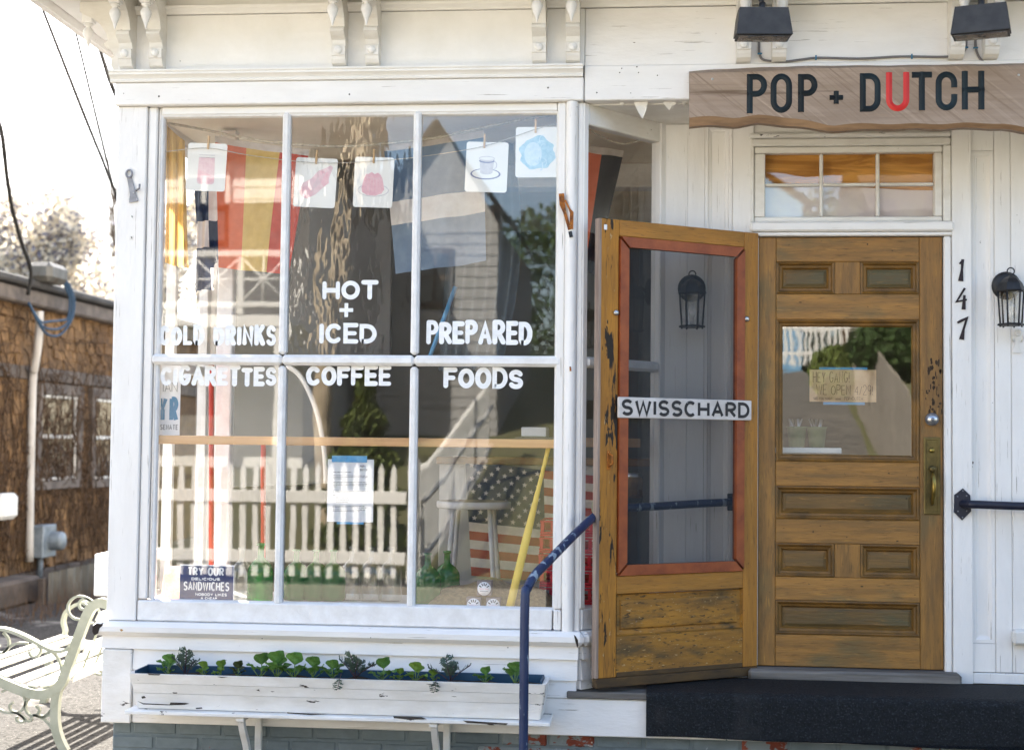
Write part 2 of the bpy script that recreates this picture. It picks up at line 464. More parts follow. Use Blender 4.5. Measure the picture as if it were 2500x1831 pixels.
navyliner = M('navy_planter_liner', (.012, .05, .10), (.02, .07, .13), (9, 9, 9), rough=.5)
soil = M('dark_soil', (.02, .014, .01), (.05, .035, .022), (60, 60, 60), rough=.95, bump=1)
leafg = M('bright_green_leaf', (.12, .25, .055), (.075, .17, .04), (20, 20, 20), rough=.45, var=.2, translucent=.25)
leafd = M('grey_green_leaf', (.07, .105, .07), (.05, .075, .055), (20, 20, 20), rough=.5, var=.2, translucent=.2)
leafy = M('yellow_green_leaf', (.18, .30, .045), (.11, .20, .035), (20, 20, 20), rough=.45, var=.15, translucent=.25)
leafr = M('bronze_leaf', (.06, .05, .03), (.05, .09, .02), (20, 20, 20), rough=.5, var=.15, translucent=.2)
stemr = M('purple_stem', (.06, .03, .035), rough=.5)
stemg = M('pale_green_stem', (.14, .22, .06), rough=.5)
benchm = M('cream_bench_paint', '#a9aa99', '#989a88', (12, 12, 12), rough=.42, bump=.3, bscale=(50, 50, 50), chips=[('#8c7a5e', (26, 26, 26), .735, .02)])
slatm = M('white_bench_slat', (.80, .78, .71), (.72, .70, .62), (3, 8, 8), rough=.5, var=.05)
groundm = M('speckled_asphalt', (.035, .033, .031), (.085, .08, .075), (46, 46, 46), detail=8, rough=.9, spec=.08, bump=2.0, bscale=(70, 70, 70), lo=.38, hi=.62, chips=[((.02, .018, .016), (26, 26, 26), .60, .04), ((.26, .245, .22), (80, 80, 80), .63, .03), ((.30, .28, .25), (1.1, 1.1, 1.1), .60, .08)])
pane = glass('window_glass', refl=2.8, ripple=.00013, rscale=(5, 5, 3), dirt=.03)
pane_r = glass('rippled_window_glass', refl=2.6, ripple=.0008, rscale=(15, 15, 6), dirt=.03)
pane_d = glass('door_glass', refl=3.2, ripple=.00025, rscale=(5, 5, 5), tint=(.8, .82, .8))
pane_l = glass('lantern_glass', refl=2.2, ripple=.004, rscale=(40, 40, 12), dirt=.8)
greenglass = tinted('green_bottle_glass', (.03, .26, .06), (.10, .46, .13), .5)
clearglass = glass('clear_bottle_glass', tint=(.86, .88, .86), refl=2.4, ripple=.004, rscale=(24, 24, 24), dirt=.25)
screenm = veil('insect_screen', (.04, .045, .05), .56)
sheer = veil('sheer_curtain', (.16, .22, .27), .55)
paper = M('white_paper', (.80, .80, .82), (.76, .76, .79), (9, 9, 9), rough=.7, translucent=.15)
cardm = M('cream_card', (.87, .85, .79), (.84, .82, .76), (9, 9, 9), rough=.6)
kraft = M('kraft_paper', '#e0bd98', '#d2ab85', (14, 14, 14), rough=.8)
tape = M('blue_tape', (.10, .33, .60), (.08, .28, .54), (30, 30, 30), rough=.6)
pencil = M('dark_pencil_line', '#6b5443', rough=.8)
ink = M('grey_print', (.18, .18, .21), rough=.8)
paintw = M('white_window_paint', (.86, .86, .86), (.74, .75, .76), (18, 18, 60), rough=.6)
signwhite = M('white_sign_board', '#d9d3cf', '#c2bab4', (8, 8, 16), rough=.5, chips=[('#8d8580', (30, 30, 40), .71, .03)])
signblk = M('sign_black_letter', (.014, .012, .014), (.03, .028, .03), (20, 20, 20), rough=.5, chips=[('#c9c2bd', (34, 34, 50), .66, .03)])
navysign = M('navy_enamel', (.014, .035, .15), (.011, .028, .12), (9, 9, 9), rough=.4, chips=[('#7a86a5', (60, 60, 60), .74, .03)])
enamelw = M('white_enamel', (.80, .80, .82), rough=.4)
pine_rail = M('pale_pine', '#dcae7e', '#c9986a', (1, 30, 30), rough=.6)
ply = M('plywood', '#d89c48', '#a8702a', (1.6, 3, 12), detail=3, rough=.55, lo=.38, hi=.6, wob=2.4)
linen = M('pale_linen', '#efe3d8', '#e2d4d4', (5, 5, 5), rough=.8, translucent=.2)
orange = M('orange_cloth', '#ee7c54', '#e4744e', (20, 20, 20), rough=.85, translucent=.45)
yellow = M('mustard_cloth', '#ecca78', '#e0bc6a', (20, 20, 20), rough=.85, translucent=.45)
redcl = M('red_cloth', '#d95040', '#c84638', (20, 20, 20), rough=.85, translucent=.4)
bluecl = M('slate_blue_cloth', '#7d90a3', '#70849a', (16, 16, 16), rough=.85, translucent=.3, bump=.4, bscale=(30, 30, 30))
whitecl = M('white_cloth', '#f6f1ec', '#eae3dd', (16, 16, 16), rough=.85, translucent=.4)
blackcl = M('black_cloth', '#1d2029', '#171a22', (16, 16, 16), rough=.85)
navycl = M('navy_cloth', '#2c3a58', '#233050', (16, 16, 16), rough=.85, translucent=.2)
goldcl = M('gold_silk', '#e7c882', '#d6ad58', (20, 20, 3), rough=.6, translucent=.6)
tapecl = M('header_tape', '#d8cfc8', '#c8beb6', (20, 20, 20), rough=.85, translucent=.3)
ropem = M('white_rope', '#cfc8ba', '#a89f90', (90, 90, 90), rough=.8)
pegm = M('clothes_peg_wood', '#d8b588', '#c5a072', (4, 4, 20), rough=.7)
pinkp = M('pink_print', '#ecc3c6', '#e3b0b8', (50, 50, 50), rough=.7)
pinkl = M('pale_pink_print', '#ecd0d0', '#e2bdc2', (50, 50, 50), rough=.7)
bluep = M('pale_blue_print', '#b7d6e2', '#9cc4d6', (50, 50, 50), rough=.7)
bluel = M('faint_blue_print', '#d3e4ea', '#c3dae4', (50, 50, 50), rough=.7)
greyp = M('grey_blue_print', '#8f92ab', '#7d809c', (50, 50, 50), rough=.7)
greyl = M('light_grey_print', '#d6d2d2', '#c8c4c6', (50, 50, 50), rough=.7)
cr_red = M('red_plastic', (.55, .02, .035), (.48, .016, .03), (8, 8, 8), rough=.35)
redpole = M('red_painted_pole', '#c2382a', '#b03124', (10, 10, 10), rough=.45)
batm = M('yellow_plastic', '#e0c25a', '#d5b54c', (6, 6, 6), rough=.4)
stoolm = M('grey_painted_wood', '#b5b1ad', '#a19d99', (10, 10, 3), rough=.55)
stoolt = M('worn_stool_top', '#8a7a5f', '#6f6450', (10, 10, 10), rough=.6)
sack = M('burlap', '#8d7a58', '#6f5f42', (60, 60, 60), rough=.95, bump=1, bscale=(120, 120, 120))
boxm = M('grey_carton', (.22, .18, .17), (.16, .13, .13), (9, 9, 9), rough=.7)
dark = M('dark_interior', (.20, .20, .185), (.16, .16, .15), (2, 2, 2), rough=.9)
midgrey = M('grey_panel', (.12, .12, .117), (.10, .10, .098), (3, 3, 3), rough=.9)
beige = M('beige_ceiling', '#f3e9d6', '#e8dcc4', (3, 3, 3), rough=.9)
floorm = M('wood_floor', '#a08a6c', '#86714f', (2, 20, 20), rough=.7)
shing = M('brown_shingle', '#8a6a46', '#5f4830', (9, 9, 5), rough=.85, bump=.6, bscale=(40, 40, 12), var=.28)
shing2 = M('brown_shingle_rows', '#755839', '#503b27', (7, 7, 7), rough=.85, bump=.6, var=.2)
trimg = M('grey_trim', '#6f655c', '#4c443e', (5, 5, 5), rough=.8, bump=.4)
vinem = M('dead_vine', '#3d2c1c', '#5d4630', (20, 20, 20), rough=.9)
corr = M('corrugated_metal', '#6d6a62', '#4f4c46', (6, 6, 2), rough=.55, metal=.3, chips=[('#4a3a2a', (4, 4, 3), .6, .1)])
concrete = M('dark_concrete', '#5a5048', '#3f3832', (4, 4, 4), rough=.9, bump=.6)
pvc = M('white_pvc', '#cfc9c0', '#b8b0a5', (8, 8, 3), rough=.6)
meterm = M('meter_grey', '#8f979c', '#6f777c', (8, 8, 8), rough=.5, metal=.3)
barkm = M('tree_bark', '#6b5a4a', '#4a3d32', (8, 8, 3), rough=.9, bump=.7)
twigm = M('twig', '#7c6a58', '#5f5042', (8, 8, 8), rough=.9)
blossom = M('cream_blossom', '#e8dfcd', '#d6cab2', (3, 3, 3), rough=.8, translucent=.5)
blossom2 = M('dull_blossom', '#8a8588', '#72707c', (3, 3, 3), rough=.8, translucent=.4)
conif = M('conifer_green', (.055, .085, .02), (.03, .05, .014), (8, 8, 8), rough=.8, translucent=.2)
hedgem = M('hedge_green', (.06, .11, .025), (.035, .06, .016), (8, 8, 8), rough=.8, translucent=.2)
clapw = M('white_siding', (.78, .76, .71), (.70, .68, .62), (3, 3, 3), rough=.7)
clapg = M('grey_shingle_siding', (.13, .125, .12), (.085, .08, .075), (8, 8, 8), rough=.85)
clapb = M('blue_siding', (.18, .36, .52), (.15, .30, .45), (3, 3, 3), rough=.7)
boardg = M('grey_board_fence', '#a39a8d', '#7f776b', (20, 20, 3), rough=.85, var=.12)
roofm = M('dark_roof', (.05, .048, .046), (.08, .075, .07), (6, 6, 6), rough=.9)
wiremat = M('black_wire', (.02, .018, .016), rough=.6)
grass = M('rough_grass', (.09, .10, .035), (.14, .12, .06), (8, 8, 8), rough=.95, bump=1)

# ------------------------------------------------------------------ stroke alphabet
def arc(cx, cy, rx, ry, a0, a1, n=12):
    return [(cx + rx * math.cos(R(a0 + (a1 - a0) * i / n)), cy + ry * math.sin(R(a0 + (a1 - a0) * i / n))) for i in range(n + 1)]
G = {
 'A': (1, [([(0, 0), (.5, 1), (1, 0)], 0), ([(.2, .33), (.8, .33)], 0)]),
 'B': (.9, [([(0, 0), (0, 1)], 0), ([(0, 1), (.45, 1)] + arc(.45, .75, .4, .25, 90, -90)[1:] + [(0, .5)], 0), ([(0, .5), (.5, .5)] + arc(.5, .25, .42, .25, 90, -90)[1:] + [(0, 0)], 0)]),
 'C': (.95, [(arc(.5, .5, .5, .5, 48, 312, 22), 0)]),
 'D': (.95, [([(0, 0), (0, 1), (.35, 1)] + arc(.35, .5, .6, .5, 90, -90, 14)[1:] + [(0, 0)], 1)]),
 'E': (.8, [([(.8, 1), (0, 1), (0, 0), (.8, 0)], 0), ([(0, .5), (.68, .5)], 0)]),
 'F': (.8, [([(.8, 1), (0, 1), (0, 0)], 0), ([(0, .5), (.65, .5)], 0)]),
 'G': (1, [(arc(.5, .5, .5, .5, 48, 350, 22) + [(.58, .42)], 0)]),
 'H': (.95, [([(0, 0), (0, 1)], 0), ([(.95, 0), (.95, 1)], 0), ([(0, .5), (.95, .5)], 0)]),
 'I': (.05, [([(.02, 0), (.02, 1)], 0)]),
 'K': (.9, [([(0, 0), (0, 1)], 0), ([(.85, 1), (.05, .45)], 0), ([(.3, .62), (.9, 0)], 0)]),
 'L': (.75, [([(0, 1), (0, 0), (.75, 0)], 0)]),
 'N': (.95, [([(0, 0), (0, 1), (.95, 0), (.95, 1)], 0)]),
 'O': (1, [(arc(.5, .5, .5, .5, 0, 345, 23), 1)]),
 'P': (.85, [([(0, 0), (0, 1)], 0), ([(0, 1), (.4, 1)] + arc(.4, .74, .45, .26, 90, -90)[1:] + [(0, .48)], 0)]),
 'R': (.9, [([(0, 0), (0, 1)], 0), ([(0, 1), (.4, 1)] + arc(.4, .74, .45, .26, 90, -90)[1:] + [(0, .48)], 0), ([(.4, .46), (.9, 0)], 0)]),
 'S': (.85, [(arc(.42, .745, .4, .255, 25, 270, 14) + arc(.42, .245, .42, .245, 90, -155, 14)[1:], 0)]),
 'T': (.9, [([(0, 1), (.9, 1)], 0), ([(.45, 1), (.45, 0)], 0)]),
 'U': (.95, [([(0, 1), (0, .42)] + arc(.475, .42, .475, .42, 180, 360, 14)[1:] + [(.95, 1)], 0)]),
 'W': (1.35, [([(0, 1), (.33, 0), (.67, .9), (1.02, 0), (1.35, 1)], 0)]),
 'X': (.9, [([(0, 0), (.9, 1)], 0), ([(0, 1), (.9, 0)], 0)]),
 'Y': (.95, [([(0, 1), (.47, .5), (.95, 1)], 0), ([(.47, .5), (.47, 0)], 0)]),
 '+': (.7, [([(0, .5), (.7, .5)], 0), ([(.35, .85), (.35, .15)], 0)]),
 '2': (.8, [(arc(.4, .7, .38, .3, 170, -30, 12) + [(0, 0), (.8, 0)], 0)]),
 '4': (.8, [([(.6, 1), (0, .35), (.8, .35)], 0), ([(.6, 0), (.6, 1)], 0)]),
 '9': (.8, [(arc(.4, .7, .36, .3, 0, 345, 16), 1), ([(.76, .7), (.6, 0)], 0)]),
 '!': (.05, [([(.02, 1), (.02, .35)], 0), ([(.02, .12), (.02, 0)], 0)]),
 '/': (.5, [([(0, 0), (.5, 1)], 0)]),
}
_seed = [0]
def text(mb, s, P, x0, x1, z0, z1, sw, gap=.28, cap=0, jit=0.0, lw=1.0, vd=None, mi=0, bounce=0.0, eps=.0004, each=None):
    rnd = random.Random(len(s) * 7 + ord(s[0]))
    ws = [(.45 if ch == ' ' else G[ch][0] * lw + sw / (z1 - z0) * .2) for ch in s]
    H = z1 - z0 - sw
    sp = sw * 1.12 + gap * H * .30
    ws = [(.45 if ch == ' ' else G[ch][0] * lw) for ch in s]
    k = (x1 - x0 - sw - sp * (len(s) - 1)) / sum(ws)
    x = x0 + sw / 2
    n = 0
    for ch, wv in zip(s, ws):
        if ch != ' ':
            if each: mb = MB()
            dz = rnd.uniform(-1, 1) * bounce * H
            sc = 1 + rnd.uniform(-1, 1) * jit
            for pts, cl in G[ch][1]:
                q = [(x + a * k * lw + rnd.uniform(-1, 1) * jit * .05 * H, z0 + sw / 2 + dz + b * H * sc) for a, b in pts]
                n += 1
                o = -eps * (n % 7)
                mb.strip(q, sw / 2 * (1 + rnd.uniform(-1, 1) * jit), (lambda a, b, c, o=o: P(a, b, c + o)), closed=bool(cl), cap=cap, vdepth=vd, mi=mi)
            if each: each(mb)
        x += wv * k + sp
    return mb
def YP(Y):
    return lambda a, b, c: (a, Y + c, b)

# ================================================================== GROUND AND STREET
g = MB()
g.grid(lambda u, v: (-120 + 240 * u, -10.4 + 130 * v, 0), 8, 8, sm=False)
tag(g.build('ground', groundm), kind='structure')
def hill(y):
    t = max(0, -10.4 - y)
    return min(t * .19, 3.4 + t * .01) + (.002 if t else 0)
h = MB()
ys = [-10.4, -11, -14, -18, -22, -26, -28.3, -32, -60, -120]
for a, b in zip(ys, ys[1:]):
    h.poly([(-120, a, hill(a)), (120, a, hill(a)), (120, b, hill(b)), (-120, b, hill(b))][::-1])
tag(h.build('hillside', grass), kind='structure')
h = MB()
for a, b in zip(ys[:8], ys[1:9]):
    h.poly([(-.4, a, hill(a) + .006), (3.5 - .07 * (a + 13), a, hill(a) + .006), (3.5 - .07 * (b + 13), b, hill(b) + .006), (-.4, b, hill(b) + .006)][::-1])
tag(h.build('lane', M('lane_asphalt', (.15, .135, .115), (.10, .092, .08), (3, 3, 3), rough=.95, bump=.5)), kind='structure')
tag(MB().grid(lambda u, v: (-60 + 120 * u, -9.4 + 5.6 * v, .004), 6, 2, sm=False).build('road', M('road_asphalt', (.30, .265, .21), (.22, .20, .165), (24, 24, 24), rough=.95, bump=.8)), kind='structure')

# ================================================================== THE SHOP BUILDING
XL, XR = -2.445, -.292            # bay corners
YD = .46                          # doorway wall
XI = .09                          # foot of the canted side on the doorway wall
B = thing('storefront_building', 'white clapboard shop front with bay window and recessed wooden doorway', 'building', (0, 0, 0))
# --- unseen upper block and roof, added to cast shade on facade and ground; body
cbox('upper_shade_block', white, B, XL, 7.5, .01, 8, 3.66, 6.9, .01)
cbox('roof', roofm, B, XL - .3, 7.8, -.3, 8.3, 6.9, 7.05, .01)
cbox('rear_wall', white, B, XL, 7.5, 7.9, 8, 0, 3.66, .01)
cbox('side_wall', whitev, B, XL, XL + .1, 1.25, 7.9, 0, 3.66, .01)
cbox('side_wall', whitev, B, XL, XL + .1, .13, 1.25, 0, .86, .004)
cbox('side_wall', whitev, B, XL, XL + .1, .13, 1.25, 3.1, 3.66, .004)
cbox('side_wall', whitev, B, 7.4, 7.5, .5, 7.9, 0, 3.66, .01)
# side bay window (sun comes in here)
sw_ = cbox('side_window', glaze, B, XL + .02, XL + .07, .13, .19, .86, 3.1)
for (y0, y1, z0, z1) in ((1.19, 1.25, .86, 3.1), (.655, .695, .86, 3.1), (.19, .655, 1.955, 2.005), (.695, 1.19, 1.955, 2.005)):
    cbox('glazing_bar', glaze, sw_, XL + .02, XL + .07, y0, y1, z0, z1)
for (y0, y1) in ((.19, .655), (.695, 1.19)):
    for (z0, z1) in ((.86, 1.955), (2.005, 3.1)):
        MB().poly([(XL + .045, y0, z0), (XL + .045, y1, z0), (XL + .045, y1, z1), (XL + .045, y0, z1)]).build('glass_pane', pane, sw_)
# --- interior shell
cbox('interior_ceiling', beige, B, XL + .1, 1.9, .06, 4.0, 3.152, 3.2, .002)
cbox('interior_beam', aged_white, B, -1.75, 1.8, 1.45, 1.6, 3.02, 3.149, .004)
cbox('interior_rear_wall', dark, B, XL + .1, 1.9, 4.0, 4.1, .3, 3.2, .002)
cbox('interior_wall', midgrey, B, 1.9, 2.0, .6, 4.0, .3, 3.2, .002)
cbox('interior_floor', floorm, B, XL + .1, 1.9, .62, 4.0, .50, .56, .002)
cbox('display_deck', aged_white, B, XL + .1, -.42, .055, .62, .80, .868, .004)
cbox('display_deck', aged_white, B, -.415, -.1, .28, .62, .80, .868, .004)
# --- left corner board, casing
cbox('corner_board', whitev, B, XL, -2.307, 0, .12, .792, 3.146, .004)
cbox('casing', whitev, B, -2.305, -2.262, .014, .1, .888, 3.146, .006)
cbox('casing', whitev, B, -2.260, -2.244, .026, .1, .888, 3.146, .006)
# --- shop window
win = cbox('shop_window', glaze, B, -2.303, -.414, .004, .07, .792, .884, .006)
cbox('head_rail', cream, win, -2.242, -.412, .014, .06, 3.108, 3.145, .005)
MB().ring(-2.244, -.402, .876, 3.108, [(0, .016), (.008, .02), (.014, .034)], centre=False).build('putty_bead', glaze, win)
MX = (-1.654, -1.048)
gx = [(-2.244, MX[0] - .019), (MX[0] + .019, MX[1] - .019), (MX[1] + .019, -.402)]
for mx in MX:
    for (z0, z1) in ((.875, 1.953), (2.007, 3.115)):
        MB().box(mx - .018, mx + .018, .006, .055, z0, z1, .011).build('muntin', glaze, win)
for (a, b) in gx:
    MB().box(a - .019, b + .019, .000, .055, 1.956, 2.004, .013).build('muntin', glaze, win)
for i, (a, b) in enumerate(gx):
    for j, (z0, z1) in enumerate(((.88, 1.96), (2.0, 3.11))):
        MB().poly([(a, .037, z0), (b, .037, z0), (b, .037, z1), (a, .037, z1)]).build('glass_pane', pane_r if (i, j) == (1, 1) else pane, win)
def letter(s, px0, px1, py0, py1, sw=.0210, **k):
    a, b = A(px0, py1, .041), A(px1, py0, .041)
    text(MB(), s, YP(.0352), a.x, b.x, a.z, b.z, sw, cap=1, jit=.12, each=lambda mb: mb.build('painted_letter', paintw, win), **k)
letter('COLD DRINKS', 389, 676, 796, 843, bounce=.03, gap=.06)
letter('CIGARETTES', 392, 677, 895, 941, bounce=.03, gap=.06)
letter('HOT', 787, 925, 687, 732, gap=.15)
pa_, pb2 = A(829, 775, .04), A(863, 740, .04)
cxp, czp, hp_, sp_ = (pa_.x + pb2.x) / 2, (pa_.z + pb2.z) / 2, (pb2.x - pa_.x) / 2, .0085
MB().poly([(cxp + u * hp_ if abs(u) == 1 else cxp + u * sp_ * 2, .0352, czp + v * hp_ if abs(v) == 1 else czp + v * sp_ * 2) for u, v in ((-.5, -1), (.5, -1), (.5, -.5), (1, -.5), (1, .5), (.5, .5), (.5, 1), (-.5, 1), (-.5, .5), (-1, .5), (-1, -.5), (-.5, -.5))]).build('painted_plus', paintw, win)
letter('ICED', 779, 921, 788, 839, gap=.1)
letter('COFFEE', 748, 957, 895, 941, gap=.06)
letter('PREPARED', 1041, 1300, 783, 841, gap=.02, bounce=.03)
letter('FOODS', 1083, 1278, 898, 948, gap=.1, bounce=.03)
# --- right post of the bay
cbox('bay_post', whitev, B, -.410, -.372, .004, .1, .884, 3.145, .006)
po = MB()
po.grid(lambda u, v: (-.345 + .027 * -math.cos(math.pi * u), .010 - .032 * math.sin(math.pi * u), .775 + 2.37 * v), 10, 1)
po.build('bay_post', whitev, B)
cbox('bay_post', whitev, B, -.322, XR, .012, .06, .775, 3.145, .006)
cbox('bay_post', whitev, B, -.408, -.374, -.002, .09, .792, .882, .006)
# --- canted side of the bay with its window
cu = Vector((XI - XR, YD, 0)).normalized()
cn = Vector((cu.y, -cu.x, 0))
CL = math.hypot(XI - XR, YD)
c0 = Vector((XR, .012, 0))
def CT(u, d, z): return tuple(c0 + cu * u - cn * d + Vector((0, 0, z)))
cw = MB().box(.012, CL - .02, .0, .06, .792, .884, .005, T=CT).build('canted_window', glaze, B)
MB().box(.0, .035, 0, .06, .886, 3.145, .005, T=CT).build('jamb', whitev, cw)
MB().box(CL - .055, CL - .012, 0, .06, .886, 3.145, .005, T=CT).build('jamb', whitev, cw)
MB().box(.036, CL - .056, .004, .06, 3.05, 3.145, .005, T=CT).build('head_rail', aged_white, cw)
MB().box(.036, CL - .056, -.004, .05, 1.956, 2.004, .012, T=CT).build('muntin', glaze, cw)
for (z0, z1) in ((.886, 1.956), (2.004, 3.05)):
    MB().poly([CT(.036, .03, z0), CT(CL - .056, .03, z0), CT(CL - .056, .03, z1), CT(.036, .03, z1)]).build('glass_pane', pane, cw)
# --- sill nose and clapboards below the window
def lap(name, mat, x0, x1, z0, z1, yb, yt, base=.06, parent=B, T=None):
    m = MB()
    T = T or (lambda a, b, c: (a, b, c))
    p = [(yb, z0), (yt, z1), (base, z1), (base, z0)]
    f = [T(x0, y, z) for y, z in p]; k = [T(x1, y, z) for y, z in p]
    m.poly(f[::-1]); m.poly(k)
    for i in range(4): m.poly([f[i], f[(i + 1) % 4], k[(i + 1) % 4], k[i]])
    return m.build(name, mat, parent)
cbox('sill_nose', white, B, -2.495, -.27, -.048, .1, .727, .790, .02)
lap('clapboard', white, XL - .01, -.296, .669, .725, -.024, -.014)
cbox('corner_board', white_old, B, XL - .004, -2.312, -.026, .06, .337, .665, .004)
lap('clapboard', white, -2.310, -.300, .577, .666, -.018, -.008)
lap('clapboard', white, -2.310, -.304, .502, .575, -.014, -.006)
cbox('skirt_board', white, B, -2.310, .35, -.010, .06, .337, .499, .004)
MB().box(-.01, CL + .0, -.048, .05, .727, .790, .02, T=CT).build('sill_nose', white, B)
for (z0, z1, yb, yt) in ((.669, .725, -.024, -.014), (.577, .666, -.018, -.008), (.536, .575, -.012, -.008)):
    lap('clapboard', white, .0, CL, z0, z1, yb, yt, base=.05, T=CT)
cbox('skirt_board', white, B, .352, 2.6, -.010, .06, .337, .499, .004)
# --- foundation bricks
fo = cbox('foundation_wall', mortar, B, -2.42, 2.6, .0555, .3, 0, .336, .002)
z = .012
course = 0
while z < .32:
    x = -2.43 + (0 if course % 2 else -.105)
    while x < 2.0:
        a, b = max(x, -2.42), x + .2
        if b - a > .03:
            rr = random.random()
            isred = b > -.6 and rr < (.5 if z > .2 else .25)
            cbox('brick', brickr if isred else brickm, fo, a, b, .05 + random.uniform(-.001, .002), .075, z, min(z + .056, .334), .006)
        x += .211
    z += .066; course += 1
# --- landing, riser and threshold
cbox('landing_board', greywood, B, -.345, 2.6, -.022, .40, .502, .532, .004)
cbox('threshold', greywood, B, .47, 1.43, .37, .60, .534, .588, .012)
# --- doorway wall
def wbox(n, m, px0, px1, py0, py1, y0, y1, c=.003, Yp=YD):
    a, b = A(px0, py1, Yp), A(px1, py0, Yp)
    return cbox(n, m, B, a.x, b.x, y0, y1, a.z, b.z, c)
zt = 3.14
for k, (x0, x1) in enumerate(((XI - .02, .1826), (.1832, .263))):
    cbox('wall_board', whitev, B, x0, x1, YD, YD + .05, .536, zt, .0012)
pm = MB()
pm.ring(.264, .392, .536, zt, [(0, YD + .004), (.014, YD + .004), (.020, YD + .016), (.030, YD + .020), (.034, YD + .026)])
pm.build('recessed_panel', whitev, B)
cbox('wall_board', whitev, B, .394, .492, YD - .004, YD + .05, .536, zt, .0012)
cbox('door_jamb', whitev, B, .494, .517, YD - .012, YD + .06, .59, 2.6, .006)
cbox('door_jamb', whitev, B, 1.370, 1.404, YD - .012, YD + .06, .536, 2.6, .006)
cbox('wall_board', whitev, B, 1.406, 1.494, YD - .018, YD + .05, .536, zt, .0012)
pm = MB()
pm.ring(1.496, 1.600, .72, 3.0, [(0, YD + .004), (.016, YD + .004), (.024, YD + .014), (.034, YD + .018)])
pm.build('recessed_panel', whitev, B)
cbox('wall_board', whitev, B, 1.496, 1.600, YD + .002, YD + .05, 3.002, zt, .002)
cbox('base_board', whitev, B, 1.496, 2.6, YD - .006, YD + .05, .536, .585, .003)
cbox('wall_board', whitev, B, 1.496, 1.600, YD + .002, YD + .05, .588, .718, .002)
cbox('wall_board', whitev, B, 1.602, 1.675, YD, YD + .05, .588, zt, .003)
cbox('wall_board', whitev, B, 1.677, 2.6, YD + .001, YD + .05, .588, zt, .003)
# head trim over the door and the transom light
cbox('door_head', white, B, .478, 1.412, YD - .035, YD + .05, 2.622, 2.668, .008)
cbox('door_head', white, B, .490, 1.408, YD - .020, YD + .05, 2.602, 2.620, .005)
tr = cbox('transom_window', aged_white, B, .496, 1.366, YD - .002, YD + .05, 2.670, 2.694, .004)
cbox('head_rail', aged_white, tr, .496, 1.366, YD - .002, YD + .05, 2.998, 3.028, .004)
tx = [A(p, 450, YD).x for p in (1868, 2002, 2010, 2140, 2148, 2282)]
zr = [A(2070, p, YD).z for p in (531, 453, 447, 373)]
cbox('stile', aged_white, tr, .496, tx[0], YD - .002, YD + .05, 2.696, 2.996, .004)
cbox('stile', aged_white, tr, tx[5], 1.366, YD - .002, YD + .05, 2.696, 2.996, .004)
for a, b in ((tx[1], tx[2]), (tx[3], tx[4])):
    cbox('muntin', aged_white, tr, a, b, YD + .004, YD + .04, 2.696, 2.996, .006)
for a, b in ((tx[0], tx[1]), (tx[2], tx[3]), (tx[4], tx[5])):
    cbox('muntin', aged_white, tr, a + .001, b - .001, YD + .006, YD + .04, zr[1] - .001, zr[2] + .001, .005)
    for (z0, z1) in ((2.696, zr[1]), (zr[2], 2.996)):
        MB().poly([(a, YD + .024, z0), (b, YD + .024, z0), (b, YD + .024, z1), (a, YD + .024, z1)]).build('glass_pane', pane, tr)
cbox('plywood_sheet', ply, tr, .51, 1.352, YD + .060, YD + .070, zr[1] - .03, 3.02, .001)
MB().grid(lambda u, v: (.51 + .842 * u, YD + .056 - .012 * abs(math.sin(u * 9 + v * 2)) * (1 - .5 * v), 2.68 + (zr[1] + .002 - 2.68 + .02 * math.cos(u * 3)) * v), 50, 8).build('linen_curtain', linen, tr)
cbox('transom_casing', aged_white, B, .478, 1.404, YD - .012, YD + .05, 3.030, 3.066, .006)
cbox('transom_casing', white_old, B, .470, 1.404, YD - .022, YD + .05, 3.068, 3.09, .006)
cbox('transom_casing', aged_white, B, .478, .494, YD - .012, YD + .05, 2.670, 3.028, .004)
cbox('transom_casing', aged_white, B, 1.368, 1.404, YD - .012, YD + .05, 2.670, 3.028, .004)
cbox('wall_board', aged_white, B, .394, 1.404, YD + .012, YD + .05, 3.092, zt, .002)
# porch ceiling
rnd = random.Random(8)
for (px_, py_, w_, h_) in ((1512, 254, 12, 8), (1548, 262, 34, 38), (1566, 262, 14, 20), (1618, 262, 26, 18), (1632, 266, 18, 14), (1664, 272, 12, 8)):
    a = A(px_, py_ - 9, .05)
    q_ = [(0, 0), (1, 0), (.9, -.45), (.62, -1), (.35, -.7), (.15, -.35)]
    MB().poly([(a.x + u * w_ / 545, .02 + .03 * (v * v) + rnd.uniform(0, .01), 3.146 + v * h_ / 545) for u, v in q_]).build('paint_flake', cream, B)
cbox('porch_ceiling', aged_white, B, -.29, 2.6, .062, YD + .05, 3.142, 3.17, .002)
# --- header, crown mould, frieze, soffit
cbox('header_board', white, B, -2.456, -.294, -.022, .06, 3.147, 3.252, .005)
cbox('header_board', white, B, -.291, 2.6, -.014, .06, 3.147, 3.304, .004)
cm = MB()
prof = [(0, 3.253), (-.030, 3.253), (-.034, 3.262), (-.030, 3.266), (-.040, 3.276), (-.052, 3.283), (-.052, 3.291), (-.058, 3.296), (-.058, 3.304), (0, 3.306)]
for (y0, z0), (y1, z1) in zip(prof, prof[1:]):
    cm.poly([(-2.475, y0, z0), (-.297, y0, z0), (-.297, y1, z1), (-2.475, y1, z1)])
cm.poly([(-2.475, y, z) for y, z in prof]); cm.poly([(-.297, y, z) for y, z in prof][::-1])
cm.build('crown_moulding', cream, B)
cbox('frieze_board', cream, B, XL - .004, -.292, 0, .06, 3.307, 3.568, .002)
cbox('frieze_board', white, B, -.290, 2.6, .002, .06, 3.306, 3.568, .002)
cm = MB()
prof = [(0, 3.569), (-.014, 3.569), (-.018, 3.580), (-.030, 3.592), (-.034, 3.604), (0, 3.606)]
